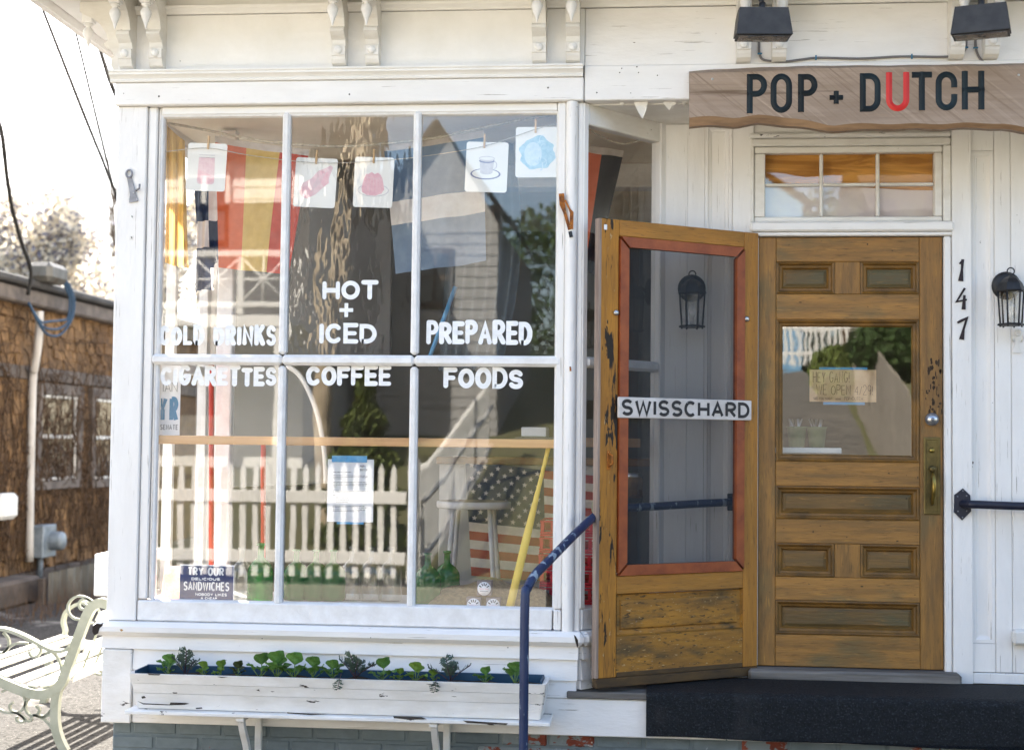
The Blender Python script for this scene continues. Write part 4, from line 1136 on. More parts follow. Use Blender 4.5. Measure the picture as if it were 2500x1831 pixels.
# ---- air conditioner on the side wall
ac = thing('air_conditioner', 'white window unit sticking out of side wall behind left corner board', 'air conditioner', (XL - .03, .45, .95))
a = AX(235, 1352, XL - .06)
az0, az1 = A(240, 1455, .36).z, A(240, 1352, .36).z
MB().box(XL - .205, XL - .002, .36, .80, az0, az1, .006).build('casing', white, ac)
for k in range(8):
    cbox('vent_slat', aged_white, ac, XL - .150, XL - .01, .352, .359, az0 + .02 + k * .02, az0 + .03 + k * .02, .002)

# ---- door mat draped over landing
mt = MB()
prof = [(.372, .534), (.372, .545), (.06, .545), (.0, .543), (-.024, .534), (-.036, .515), (-.038, .46), (-.036, .36), (-.035, .352)]
pp = smooth_path([(0, y, z) for y, z in prof], 4)
X0m, X1m = .002, 2.6
def mpt(u, v):
    i = v * (len(pp) - 1); k = min(int(i), len(pp) - 2); t = i - k
    p = pp[k].lerp(pp[k + 1], t)
    x = X0m + (X1m - X0m) * u
    wv = .004 * math.sin(x * 9) * max(0, v - .5) + (-.010 * x if v > .97 else 0)
    return (x, p.y - abs(wv) * .6, p.z + (wv if v > .85 else 0))
mt.grid(mpt, 90, 48)
tag(mt.build('door_mat', carpet), 'long black looped rubber mat draped over the landing edge', 'door mat')

# ================================================================== PLANTER AND SEEDLINGS
PL = thing('planter_box', 'long white flaking window box with navy liner under the bay window', 'planter', (-1.35, -.12, .42))
px0, px1 = -2.245, -.425
rim, pb = .592, .436
def trap(name, mat, y0t, y1t, y0b, y1b, x0, x1, zt_, zb_, tx0=0, tx1=0):
    m = MB()
    t4 = [(x0, y0t, zt_), (x1, y0t, zt_), (x1, y1t, zt_), (x0, y1t, zt_)]
    b4 = [(x0 + tx0, y0b, zb_), (x1 + tx1, y0b, zb_), (x1 + tx1, y1b, zb_), (x0 + tx0, y1b, zb_)]
    m.poly(t4); m.poly(b4[::-1])
    for i in range(4): m.poly([b4[i], b4[(i + 1) % 4], t4[(i + 1) % 4], t4[i]])
    return m.build(name, mat, PL)
# front boards with shallow beads
zc = [rim, .5505, .5493, .5065, .5053, pb]
def fy(z): return -.232 + (rim - z) * .30
for k in (0, 2, 4):
    zt_, zb_ = zc[k], zc[k + 1]
    trap('front_board', white_old, fy(zt_), fy(zt_) + .018, fy(zb_), fy(zb_) + .018, px0 + (rim - zt_) * .16, px1 - (rim - zt_) * .16, zt_, zb_, (zt_ - zb_) * .16, -(zt_ - zb_) * .16)
trap('end_board', white_old, -.212, -.024, -.165, -.028, px0 - .006, px0 + .014, rim + .002, pb, .026, .026)
trap('end_board', white_old, -.212, -.024, -.165, -.028, px1 - .014, px1 + .006, rim + .002, pb, -.026, -.026)
trap('back_board', white_old, -.044, -.028, -.044, -.028, px0 + .016, px1 - .016, rim + .004, pb)
trap('liner', navyliner, -.060, -.046, -.060, -.046, px0 + .018, px1 - .018, rim + .014, .50)
trap('liner', navyliner, -.208, -.060, -.20, -.060, px0 + .016, px0 + .024, rim + .012, .50)
trap('liner', navyliner, -.208, -.060, -.20, -.060, px1 - .024, px1 - .016, rim + .012, .50)
so_ = MB(); so_.grid(lambda u, v: (px0 + .02 + (px1 - px0 - .04) * u, -.212 + .15 * v, .572 + .008 * math.sin(u * 61) * math.sin(v * 5 + u * 17)), 120, 6); so_.build('soil', soil, PL)
cbox('shelf_board', white_old, PL, px0 - .018, px1 + .022, -.232, -.022, .416, .433, .003)
for pxx in (621, 1080):
    xx = A(pxx, 1790, -.03).x
    brk = cbox('support_bracket', aged_white, PL, xx + .006, xx + .036, -.048, -.024, .13, .414, .004)
    m = MB()
    path = smooth_path([(0, -.20, .400), (0, -.165, .345), (0, -.115, .28), (0, -.075, .20), (0, -.058, .13)], 4)
    m.strip([(p.y, p.z) for p in path], .014, lambda a, b, c, xx=xx: (xx - .026 + c, a, b), thick=.026)
    m.build('brace', white_old, brk)
    cbox('top_block', aged_white, brk, xx - .032, xx + .004, -.22, -.05, .396, .414, .003)

for pts_ in ([(336, 1711), (350, 1716), (414, 1719), (416, 1714), (452, 1715), (462, 1717), (450, 1720), (414, 1721), (350, 1719)], [(478, 1727), (492, 1726), (494, 1729), (478, 1730)], [(700, 1738), (760, 1742), (800, 1743), (760, 1745), (702, 1741)], [(960, 1748), (1030, 1750), (1042, 1755), (1000, 1756), (962, 1752)], [(1130, 1758), (1240, 1765), (1236, 1769), (1140, 1764)]):
    loss('bare_wood', pts_, -.2335, M('bare_grey_wood', '#4a433c', '#2e2925', (30, 30, 30), rough=.9) if 'bare_grey_wood' not in MATS else MATS['bare_grey_wood'], PL)
for pts_ in ([(360, 1644), (392, 1645), (388, 1648), (364, 1647)], [(1040, 1669), (1075, 1671), (1060, 1674)], [(530, 1651), (556, 1652), (540, 1654)], [(345, 1700), (352, 1698), (356, 1703), (347, 1705)], [(1270, 1728), (1276, 1727), (1274, 1733)], [(625, 1684), (632, 1682), (634, 1687)]):
    loss('paint_chip', pts_, -.2335 + .0, MATS['bare_grey_wood'], PL)
def leaf_mesh(kind, rnd):
    m = MB()
    if kind == 'round':
        n = 7
        L, W = 1.0, .27
        def f(u, v):
            t = v
            wd = W * math.sin(math.pi * (t ** .85)) ** .7 * (1 if t < .97 else .6)
            x = (u - .5) * 2 * wd
            return (x + .03 * math.sin(t * 9), -.20 * t * t + .45 * abs(x) - .05 * math.sin(t * 11 + x * 14), .42 + t * .58 - .12 * t ** 3)
        m.grid(f, 6, n)
        m.tube([(0, .02, 0), (0, .0, .22), (0, 0, .46)], .020, 5, mi=1)
    else:
        # lobed kale leaf
        for k in range(11):
            t = .40 + .60 * k / 10
            s_ = 1 if k % 2 else -1
            l = (.20 + .14 * math.sin(math.pi * k / 10)) * rnd.uniform(.7, 1.25)
            up_ = rnd.uniform(.25, .9); dp = rnd.uniform(-.12, .06)
            z, y = t, -.25 * t * t
            p0 = Vector((0, y, z)); d_ = Vector((s_, dp * 3, up_)).normalized()
            n_ = Vector((-d_.z * s_, 0, abs(d_.x))).normalized()
            m.poly([p0 - n_ * .014, p0 + d_ * l * .55 - n_ * .06, p0 + d_ * l, p0 + d_ * l * .5 + n_ * .06, p0 + n_ * .014])
            for q_ in (.35, .6, .85):
                for sg in (-1, 1):
                    if rnd.random() < .85:
                        b_ = p0 + d_ * l * q_; e_ = b_ + (n_ * sg + d_ * .7).normalized() * rnd.uniform(.08, .14) + Vector((0, rnd.uniform(-.03, .03), 0))
                        m.poly([b_ - d_ * .045, e_, b_ + d_ * .045])
        m.tube([(0, .03, 0), (0, -.03, .4), (0, -.25, 1.0)], .020, 5, mi=1)
    return m
_r1 = random.Random(3)
LM = {}
for nm, kind, lm, st in (('g', 'round', leafg, stemg), ('y', 'round', leafy, stemg), ('r', 'round', leafr, stemg), ('k', 'kale', leafd, stemr)):
    LM[nm] = leaf_mesh(kind, _r1).mesh('leaf', [lm, st])
plants = [
 (410, 1640, 'g', 48, 4, 'first round-leaved green seedling at left end of window box'),
 (452, 1640, 'k', 66, 4, 'feathery grey-green kale seedling near left end of window box'),
 (497, 1643, 'y', 34, 4, 'low yellow-green seedling just right of leftmost kale'),
 (537, 1643, 'y', 38, 4, 'yellow-green lettuce seedling left of the bronze one'),
 (580, 1646, 'r', 38, 4, 'bronze-leaved lettuce seedling in the window box'),
 (634, 1648, 'g', 56, 3, 'tall thin green seedling with one upright round leaf right of bronze lettuce'),
 (676, 1650, 'g', 62, 5, 'tall bushy green seedling under the left window muntin'),
 (716, 1652, 'g', 60, 5, 'broad-leaved green seedling beside the left muntin'),
 (762, 1656, 'g', 52, 5, 'spreading green seedling left of the bent-over pointed one'),
 (812, 1657, 'g', 46, 5, 'pointed-leaf green seedling beside middle dark kale'),
 (866, 1660, 'k', 72, 4, 'dark purple-stemmed kale seedling in middle of window box'),
 (932, 1661, 'g', 54, 4, 'green seedling with a tall cupped leaf right of middle kale'),
 (975, 1664, 'y', 30, 4, 'low crinkled yellow-green seedling under right window muntin'),
 (1014, 1664, 'y', 46, 4, 'upright yellow-green seedling with stacked leaves'),
 (1056, 1666, 'y', 30, 4, 'small yellow-green seedling tucked beside right kale'),
 (1098, 1667, 'k', 66, 4, 'leaning dark kale seedling in right half of window box'),
 (1184, 1669, 'g', 40, 5, 'flat spreading green seedling right of last kale'),
 (1258, 1671, 'g', 52, 3, 'green seedling half hidden by navy hand rail'),
]
for i, (px, py, nm, hpx, nl, lab) in enumerate(plants):
    rnd = random.Random(100 + i)
    c = A(px, py + 6, -.135); c.z = .575
    t = thing('seedling', lab, 'seedling', tuple(c), group='vegetable seedlings in the window box')
    hh = hpx / 565 * (1.25 if nm != 'k' else 1.05)
    for k in range(nl + 2):
        az = 2.4 * k + rnd.uniform(-.4, .4) + .3
        tilt = R(20 + 30 * rnd.random() + (10 if k > 1 else 0))
        s_ = hh * (1.05 if k == 0 else rnd.uniform(.45, .95))
        if nm == 'k': tilt = R(8 + 34 * rnd.random()); s_ = hh * rnd.uniform(.6, 1.0)
        if k == 0: tilt = R(6)
        mw = Matrix.Translation(c + V(rnd.uniform(-.006, .006), rnd.uniform(-.01, .01), 0)) @ Matrix.Rotation(az, 4, 'Z') @ Matrix.Rotation(tilt, 4, 'X') @ Matrix.Diagonal((s_ * (1.0 if nm != 'k' else .9), s_, s_, 1))
        link('leaf', LM[nm], t, mw)
    if i in (10, 15):       # one leaf flops over the rim
        p = c + V(-.045, -.07, .035)
        mw = Matrix.Translation(p) @ Matrix.Rotation(R(112), 4, 'X') @ Matrix.Diagonal((.07, .085, .085, 1))
        link('leaf', LM['k'], t, mw)

# ================================================================== BENCH
BY, BLEN = .90, 1.25
BN = thing('garden_bench', 'cream slatted garden bench with scrolled cast iron ends beside the shop', 'bench', (-3.2, BY + .6, 0))
def bxy(px, py):
    p = A(px, py, BY); return (p.x, p.z)
def bend(pts, hw, y, th, name, parent, n=5):
    q = smooth_path([Vector((*bxy(x, yy), 0)) for x, yy in pts], n)
    return MB().strip([(p.x, p.y) for p in q], hw, lambda a, b, c: (a, y + c, b), thick=th)
main = [(262, 1476), (243, 1472), (224, 1480), (210, 1502), (192, 1548), (174, 1596), (160, 1636), (147, 1668), (128, 1688), (98, 1696), (62, 1690), (20, 1674), (-30, 1654), (-80, 1645), (-130, 1652)]
leg = [(143, 1672), (134, 1700), (131, 1740), (133, 1775), (141, 1805), (155, 1834), (160, 1842)]
fleg = [(-118, 1650), (-128, 1690), (-126, 1730), (-130, 1780), (-140, 1815), (-152, 1838)]
arm_ = [(170, 1578), (156, 1588), (135, 1590), (112, 1583), (86, 1569), (55, 1553), (22, 1540), (-8, 1535), (-45, 1540), (-75, 1560), (-85, 1590), (-80, 1620), (-95, 1648)]
strut = [(112, 1583), (132, 1600), (143, 1620), (148, 1642)]
s1 = [(84, 1570), (94, 1580), (95, 1592), (88, 1602), (77, 1604), (69, 1598), (67, 1590)]
s1b = [(64, 1572), (44, 1570), (22, 1578), (4, 1595)]
s1c = [(4, 1545), (16, 1560), (17, 1578), (8, 1592), (-6, 1594), (-12, 1584), (-5, 1576)]
h1 = [(228, 1474), (212, 1462), (194, 1456), (178, 1459), (166, 1470), (162, 1485), (166, 1500), (177, 1510), (192, 1513), (203, 1508)]
h2 = [(222, 1470), (206, 1462), (194, 1466), (189, 1476), (193, 1486), (202, 1488), (208, 1480), (202, 1476)]
u1 = [(140, 1712), (124, 1700), (105, 1694), (82, 1696), (64, 1708), (58, 1724), (62, 1740), (74, 1748), (88, 1744), (92, 1732), (84, 1724)]
u2 = [(0, 1690), (20, 1682), (40, 1686), (54, 1700), (58, 1718), (50, 1734), (36, 1740), (22, 1734), (20, 1722), (28, 1716)]
u3 = [(-20, 1725), (10, 1740), (40, 1742), (56, 1756), (52, 1764), (38, 1760), (36, 1750)]
u4 = [(40, 1742), (54, 1752), (66, 1762), (73, 1758), (72, 1750)]
u5 = [(122, 1732), (112, 1744), (100, 1750), (80, 1746), (95, 1752), (110, 1762), (126, 1782)]
u6 = [(124, 1718), (122, 1734), (114, 1748), (100, 1752)]
for e, y in enumerate((BY, BY + BLEN)):
    en = bend(main, .0245, y, .045, 'end_frame', BN).build('end_frame', benchm, BN)
    bend(leg, .021, y + .002, .041, '', en).build('leg', benchm, en)
    bend(fleg, .020, y + .002, .041, '', en).build('leg', benchm, en)
    bend(arm_, .0085, y - .004, .050, '', en).build('arm_rest', benchm, en)
    for sc_ in (strut, s1, s1b, s1c, h1, h2, u1, u2, u3, u4, u5, u6):
        bend(sc_, .0058, y + .012, .020, '', en).build('scroll', benchm, en)
seatp = [(120, 1676), (88, 1682), (52, 1676), (14, 1662), (-24, 1645), (-62, 1634), (-100, 1634)]
def slat(c, d, wd, th):
    c = Vector((c[0], 0, c[1])); d = Vector((d[0], 0, d[1])).normalized(); n = Vector((-d.z, 0, d.x))
    m = MB()
    m.box(-wd / 2, wd / 2, BY + .03, BY + BLEN + .015, 0, th, .005, T=lambda a, b, cc: tuple(c + d * a + n * cc + V(0, b, 0)))
    m.build('slat', slatm, BN)
sq = [Vector((*bxy(x, y), 0)) for x, y in seatp]
for i in range(len(sq) - 1):
    mid = (sq[i] + sq[i + 1]) / 2; d = sq[i] - sq[i + 1]
    slat((mid.x, mid.y), (d.x, d.y), .052, .016)
bq = [Vector((*bxy(x, y), 0)) for x, y in ((240, 1490), (224, 1520), (208, 1562), (194, 1600), (180, 1640), (168, 1668))]
for i in (0, 2, 4):
    mid = (bq[i] + bq[i + 1]) / 2 + V(-.005, 0, 0); d = bq[i + 1] - bq[i]
    slat((mid.x, mid.y), (d.x, d.y), .055, .014)
# ornamental back panel bars
for k in range(7):
    yy = BY + .12 + k * (BLEN - .2) / 6
    a, b = bq[0], bq[4]
    MB().tube([(a.x, yy, a.y), (b.x, yy, b.y)], .006, 6).build('back_bar', benchm, BN)

# ================================================================== WINDOW DISPLAY
def quad(pts, Y):
    a = [A(x, y, Y) for x, y in pts]      # TL TR BR BL
    return lambda u, v: (a[0].lerp(a[1], u)).lerp(a[3].lerp(a[2], u), v)
def cloth(name, pts, Y, u0, u1, v0, v1, mat, parent, wave=.02, fr=9, ph=0, nu=14, nv=18):
    q = quad(pts, Y)
    def f(u, v):
        uu, vv = u0 + (u1 - u0) * u, v0 + (v1 - v0) * v
        p = q(uu, vv)
        w_ = wave * (.35 + .65 * vv)
        return (p.x, p.y + w_ * math.sin(uu * fr + ph + vv * 1.6) + w_ * .5 * math.sin(uu * fr * 2.3 + vv * 3), p.z - .006 * math.sin(uu * math.pi))
    return MB().grid(f, nu, nv).build(name, mat, parent)
def flagth(name, lab, pts, Y):
    return thing(name, lab, 'flag', tuple(A(*pts[3], Y)), group='flags hung inside the shop window')
P1 = [(402, 300), (452, 345), (462, 655), (400, 640)]
t = flagth('gold_flag', 'sunlit gold silk flag bunched at left edge of window', P1, .18)
cloth('cloth', P1, .18, 0, 1, 0, 1, goldcl, t, .028, 17, .3, 24, 22)
P2 = [(470, 440), (556, 430), (538, 690), (478, 715)]
t = flagth('navy_white_flag', 'navy and white quartered flag hanging crumpled behind pickle jar card', P2, .32)
for (u0, u1, v0, v1, mt_) in ((0, .5, 0, .38, navycl), (.5, 1, 0, .38, whitecl), (0, .5, .38, .62, whitecl), (.5, 1, .38, .80, navycl), (0, .5, .62, 1, navycl), (.5, 1, .80, 1, whitecl)):
    cloth('panel', P2, .32, u0, u1, v0, v1, mt_, t, .05, 9, 1.2)
P3 = [(525, 332), (755, 366), (704, 668), (530, 652)]
t = flagth('striped_flag', 'orange and mustard upright striped flag in left window panes', P3, .24)
cloth('header_tape', P3, .24, 0, 1, 0, .05, tapecl, t, .02, 6)
for u0, u1, mt_ in ((0, .335, orange), (.335, .70, yellow), (.70, 1, redcl)):
    cloth('stripe', P3, .24, u0, u1, .05, 1, mt_, t, .02, 6)
P4 = [(936, 352), (1180, 318), (1186, 636), (964, 668)]
t = flagth('blue_white_flag', 'slate blue flag with white cross band in the right window panes', P4, .28)
cloth('header_tape', P4, .28, 0, 1, 0, .055, tapecl, t, .02, 7)
for v0, v1, mt_ in ((.055, .445, bluecl), (.445, .625, whitecl), (.625, 1, bluecl)):
    cloth('stripe', P4, .28, 0, 1, v0, v1, mt_, t, .022, 7, .4, 20, 10)
P5 = [(1392, 345), (1524, 368), (1452, 668), (1392, 650)]
t = flagth('orange_black_flag', 'orange and black flag behind canted bay pane above screen door', P5, .62)
cloth('header_tape', P5, .62, 0, 1, 0, .055, tapecl, t, .02, 7)
cloth('stripe', P5, .62, 0, .60, .055, 1, orange, t, .025, 6)
cloth('stripe', P5, .62, .60, 1, .055, 1, blackcl, t, .025, 6)
# rope that carries the flags
rpts = [(398, 300), (470, 312), (560, 330), (650, 346), (760, 356), (850, 358), (950, 350), (1060, 338), (1130, 322), (1200, 308), (1290, 290), (1372, 278)]
tag(MB().tube(smooth_path([A(x, y, .235 if x < 900 else .27) for x, y in rpts], 4), .0062, 8).build('rope', ropem), 'white twisted rope strung across top of shop window', 'rope')
tag(MB().tube(smooth_path([A(x, y, .07) for x, y in ((398, 372), (505, 362), (610, 380), (770, 398), (915, 394), (1050, 380), (1188, 356), (1308, 316), (1372, 300))], 4), .0016, 6).build('string', ropem), 'thin white string carrying the five picture cards', 'string')
rl = smooth_path([A(1625, 345, .52), A(1622, 450, .52), A(1620, 600, .52), A(1618, 700, .52), A(1612, 752, .52), A(1607, 700, .52), A(1612, 560, .52), A(1620, 400, .52)], 5)
tag(MB().tube(rl, .006, 8).build('rope', ropem), 'loop of white rope hanging behind canted bay pane', 'rope')
tag(MB().tube(smooth_path([A(1427, 310, .56), A(1470, 335, .56), A(1520, 352, .56), A(1570, 342, .54), A(1608, 335, .52)], 5), .004, 8).build('halyard', ropem), 'thin halyard above orange and black flag', 'rope')

# picture cards on pegs
CY = .078
def card(x0, x1, y0, y1, rot, lab, pegx, art):
    a, b = A(x0, y1, CY), A(x1, y0, CY)
    cx_, cz_ = (a.x + b.x) / 2, (a.z + b.z) / 2
    wd, ht = (b.x - a.x), (b.z - a.z)
    t = thing('picture_card', lab, 'picture card', (cx_, CY, cz_), group='picture cards pegged in the window')
    mw = Matrix.Translation((cx_, CY, cz_)) @ Matrix.Rotation(R(rot), 4, 'Y')
    m = MB(); rr = .012
    q = []
    for (sx, sz, a0) in ((1, 1, 0), (-1, 1, 90), (-1, -1, 180), (1, -1, 270)):
        q += [(sx * (wd / 2 - rr) + rr * math.cos(R(a0 + k * 22.5)), sz * (ht / 2 - rr) + rr * math.sin(R(a0 + k * 22.5))) for k in range(5)]
    f = [(x, 0, z) for x, z in q]; bk = [(x, .0022, z) for x, z in q]
    m.poly(f[::-1]); m.poly(bk)
    for i in range(len(q)):
        j = (i + 1) % len(q); m.poly([f[i], f[j], bk[j], bk[i]])
    m.build('card', cardm, t, mw)
    pegz = ht / 2
    pxl = A(pegx, y0, CY).x - cx_
    MB().box(pxl - .0045, pxl + .0045, -.010, .008, pegz - .028, pegz + .036, .002).build('peg', pegm, t, mw)
    def shape(n, pts, mt_, lay):
        MB().poly([(x * wd, -.0004 - .0003 * lay, z * ht) for x, z in pts][::-1]).build(n, mt_, t, mw)
    def line(n, pts, hw, mt_, lay, closed=False):
        MB().strip([(x * wd, z * ht) for x, z in pts], hw, lambda a_, b_, c_: (a_, -.0004 - .0003 * lay, b_), closed=closed).build(n, mt_, t, mw)
    art(shape, line)
def jar(shape, line):
    body = [(-.20, .20), (-.22, -.28)] + arc(-.12, -.30, .10, .06, 180, 270, 5) + arc(.12, -.30, .10, .06, 270, 360, 5) + [(.20, .20)]
    shape('drawing', body[::-1], pinkl, 1)
    shape('drawing', [(-.21, -.05), (-.21, -.28), (-.1, -.34), (.1, -.34), (.21, -.28), (.21, -.20), (.0, -.12)][::-1], pinkp, 2)
    shape('drawing', arc(.03, .04, .13, .17, 0, 345, 18), pinkl, 3)
    line('drawing', [(-.20, .25), (.20, .25)], .0018, greyl, 3); line('drawing', [(-.20, .20), (.20, .20)], .0014, greyl, 3)
def ham(shape, line):
    shape('drawing', [(-.38, -.18), (-.30, -.02), (-.10, .08), (.05, .24), (.22, .30), (.34, .36), (.40, .32), (.34, .16), (.28, -.02), (.16, -.12), (.02, -.24), (-.18, -.33), (-.32, -.30)][::-1], pinkl, 1)
    shape('drawing', arc(-.20, -.20, .15, .12, 0, 345, 16), pinkp, 2)
    shape('drawing', [(.10, .24), (.30, .22), (.32, -.0), (.20, -.08), (.08, .08)], pinkp, 3)
    for k in range(4): line('drawing', [(-.1 + k * .06, -.2 + k * .05), (.06 + k * .06, .12 + k * .04)], .0008, greyl, 4)
def jelly(shape, line):
    shape('drawing', arc(0, -.16, .40, .13, 0, 345, 22), greyl, 1)
    shape('drawing', arc(0, -.16, .375, .115, 0, 345, 22), cardm, 2)
    shape('drawing', [(-.30, -.12), (-.28, -.20), (-.15, -.26), (.05, -.27), (.22, -.22), (.28, -.14), (.22, .08), (.17, .15), (.10, .19), (.02, .16), (-.06, .20), (-.14, .16), (-.20, .16), (-.24, .08)][::-1], pinkp, 3)
    line('drawing', arc(0, .12, .18, .05, 180, 360, 10), .0022, pinkl, 4)
    for k in range(5): line('drawing', [(-.15 + k * .075, .08), (-.19 + k * .095, -.20)], .0012, pinkl, 4)
def cup(shape, line):
    shape('drawing', arc(-.02, -.14, .36, .11, 0, 345, 24), greyp, 1)
    shape('drawing', arc(-.02, -.135, .32, .092, 0, 345, 24), cardm, 2)
    shape('drawing', [(-.17, .16), (-.15, -.08)] + arc(0, -.10, .15, .05, 180, 360, 8) + [(.15, -.08), (.18, .16)], greyl, 3)
    shape('drawing', arc(0, .17, .18, .04, 0, 345, 20), cardm, 4)
    line('drawing', arc(0, .17, .18, .04, 0, 345, 20), .0016, greyl, 5, True)
    line('drawing', arc(0, .13, .175, .04, 180, 360, 12), .0030, greyp, 5)
    line('drawing', arc(.18, .04, .06, .07, 100, -90, 10), .0022, greyl, 4)
def cabbage(shape, line):
    rnd = random.Random(5)
    shape('drawing', [((.40 + .04 * math.sin(k * 5)) * math.cos(2 * math.pi * k / 40), (.33 + .03 * math.cos(k * 7)) * math.sin(2 * math.pi * k / 40) - .02) for k in range(40)], bluep, 1)
    shape('drawing', arc(-.10, -.04, .20, .24, 0, 345, 22), bluel, 2)
    for k in range(16):
        a = rnd.uniform(0, 6.28); r_ = rnd.uniform(.12, .28)
        c_ = (.08 + r_ * .8 * math.cos(a), r_ * math.sin(a) - .02)
        line('drawing', arc(c_[0], c_[1], rnd.uniform(.05, .12), rnd.uniform(.04, .10), a * 57, a * 57 + 150, 8), .0012, bluel if k % 2 else bluep, 3 + k % 3)
card(455, 553, 350, 467, 2.5, 'cream picture card of a pink pickle jar, leftmost on string', 507, jar)
card(718, 822, 386, 507, 3, 'cream picture card of pink ham, second from left on string', 770, ham)
card(863, 961, 384, 507, 2, 'cream picture card of a pink jelly on plate', 911, jelly)
card(1136, 1240, 347, 470, 2, 'cream picture card of grey-blue cup and saucer', 1181, cup)
card(1258, 1366, 310, 434, 0, 'white picture card of pale blue cabbage beside bay post', 1308, cabbage)

# wooden bar behind the glass
tag(cbox('window_rail', pine_rail, None, -2.28, -.415, .075, .135, A(800, 1088, .075).z, A(800, 1067, .075).z, .003), 'long pale pine rail running across the whole shop window', 'rail')
m = MB(); zz0, zz1 = A(1440, 1091, .3).z, A(1440, 1069, .3).z
m.box(.09, CL - .07, .10, .15, zz0, zz1, .003, T=CT)
tag(m.build('window_rail', pine_rail), 'short pale rail behind canted bay pane left of screen door', 'rail')

# notices
nt_ = thing('notice_sheet', 'white typed notice sheet taped inside the middle lower pane', 'notice', tuple(A(855, 1270, .05)))
a, b = A(798, 1273, .046), A(913, 1122, .046)
sheet = MB(); sheet.box(a.x, b.x, .046, .0466, a.z, b.z, .0001); sheet.build('sheet', paper, nt_)
t0, t1 = A(810, 1128, .044), A(896, 1113, .044)
cbox('tape_strip', tape, nt_, t0.x, t1.x, .0445, .0455, t0.z, t1.z, .0001)
t0, t1 = A(822, 1279, .0468), A(888, 1268, .0468)
cbox('tape_strip', tape, nt_, t0.x, t1.x, .0470, .0475, t0.z, t1.z, .0001)
m = MB(); rnd = random.Random(2)
H_ = b.z - a.z; W_ = b.x - a.x
def tl(fz, x0, x1):
    x = x0
    while x < x1:
        w_ = rnd.uniform(.02, .07)
        m.poly([(a.x + W_ * x, .0455, a.z + H_ * fz), (a.x + W_ * min(x + w_, x1), .0455, a.z + H_ * fz), (a.x + W_ * min(x + w_, x1), .0455, a.z + H_ * (fz + .010)), (a.x + W_ * x, .0455, a.z + H_ * (fz + .010))])
        x += w_ + .016
for fz, x0, x1 in ((.79, .12, .52), (.735, .12, .9), (.71, .12, .88), (.685, .12, .35), (.63, .12, .85), (.605, .12, .9), (.58, .12, .88), (.555, .12, .2), (.49, .12, .9), (.465, .12, .88), (.42, .12, .2), (.38, .19, .47), (.345, .19, .47), (.31, .19, .45), (.25, .12, .82), (.225, .12, .88), (.19, .12, .82), (.165, .12, .7)):
    tl(fz, x0, x1)
text(m, 'POP+', YP(.0455), a.x + W_ * .70, a.x + W_ * .82, a.z + H_ * .87, a.z + H_ * .91, .002, eps=.00004)
text(m, 'DUTCH', YP(.0455), a.x + W_ * .70, a.x + W_ * .86, a.z + H_ * .815, a.z + H_ * .855, .002, eps=.00004)
m.build('print', ink, nt_)
kn = thing('kraft_note', 'brown paper note HEY GANG WE OPEN 4/29 taped to front door glass', 'note', (dx(2060), YD + .03, dz(940)))
a = V(dx(1978), 0, dz(981)); b = V(dx(2142), 0, dz(902))
KY = YD + .031
cbox('sheet', kraft, kn, a.x, b.x, KY, KY + .0006, a.z, b.z, .0001)
cbox('tape_strip', tape, kn, dx(2002), dx(2120), KY + .001, KY + .0016, dz(908), dz(896), .0001)
cbox('tape_strip', tape, kn, dx(2012), dx(2114), KY + .001, KY + .0016, dz(988), dz(977), .0001)
m = MB(); W_, H_ = b.x - a.x, b.z - a.z
for s_, x0, x1, z0, z1 in (('HEY GANG!', .05, .60, .60, .93), ('WE OPEN 4/29!', .10, .95, .22, .52), ('SEE YOU SOON!', .06, .34, .06, .14), ('XOXO', .39, .47, .06, .12), ('POP+DUTCH', .52, .80, .05, .16)):
    text(m, s_, YP(KY - .0004), a.x + W_ * x0, a.x + W_ * x1, a.z + H_ * z0, a.z + H_ * z1, .0022 if z1 - z0 > .2 else .0013, jit=.1, gap=.3, eps=.00008)
m.build('handwriting', pencil, kn)
# small poster on the side glass
ps = thing('campaign_poster', 'white poster with blue letters YR and SENATE at left edge of window', 'poster', tuple(A(400, 1060, .10)))
a, b = A(368, 1062, .10), A(442, 893, .10)
cbox('sheet', paper, ps, a.x, b.x, .100, .1006, a.z, b.z, .0001)
m = MB()
pa, pb_ = A(376, 1010, .1), A(420, 966, .1)
pd = A(1, 1, .1)
text(MB(), 'YR', YP(.0994), A(386, 1000, .1).x, A(436, 1000, .1).x, A(400, 1030, .1).z, A(400, 968, .1).z, .020, gap=.25).build('large_letters', M('poster_blue', (.03, .19, .36), rough=.6), ps)
text(m, 'IAN', YP(.0994), A(398, 945, .1).x, A(434, 945, .1).x, A(400, 957, .1).z, A(400, 933, .1).z, .003)
text(m, 'SENATE', YP(.0994), A(391, 1042, .1).x, A(435, 1042, .1).x, A(400, 1049, .1).z, A(400, 1036, .1).z, .004)
m.build('small_letters', ink, ps)
# enamel sign TRY OUR DELICIOUS SANDWICHES
es = thing('enamel_sign', 'small navy enamel sign TRY OUR DELICIOUS SANDWICHES on window ledge', 'sign', tuple(A(505, 1466, .06)))
a, b = A(437, 1466, .06), A(572, 1380, .06)
ez0 = max(a.z, .872)
cbox('border', enamelw, es, a.x, b.x, .060, .063, ez0, b.z, .001)
cbox('plate', navysign, es, a.x + .003, b.x - .003, .0585, .0600, ez0 + .002, b.z - .005, .0005)
W_, H_ = b.x - a.x, b.z - ez0
m = MB()
for s_, x0, x1, z0, z1, sw_t in (('TRY OUR', .15, .82, .70, .94, .0080), ('DELICIOUS', .22, .75, .575, .655, .0042), ('SANDWICHES', .08, .92, .29, .54, .0068), ('NOBODY LIKES', .30, .88, .15, .23, .0035), ('A CHEAP', .40, .70, .05, .12, .003)):
    text(m, s_, YP(.0581), a.x + W_ * x0, a.x + W_ * x1, ez0 + H_ * z0, ez0 + H_ * z1, sw_t, gap=.1)
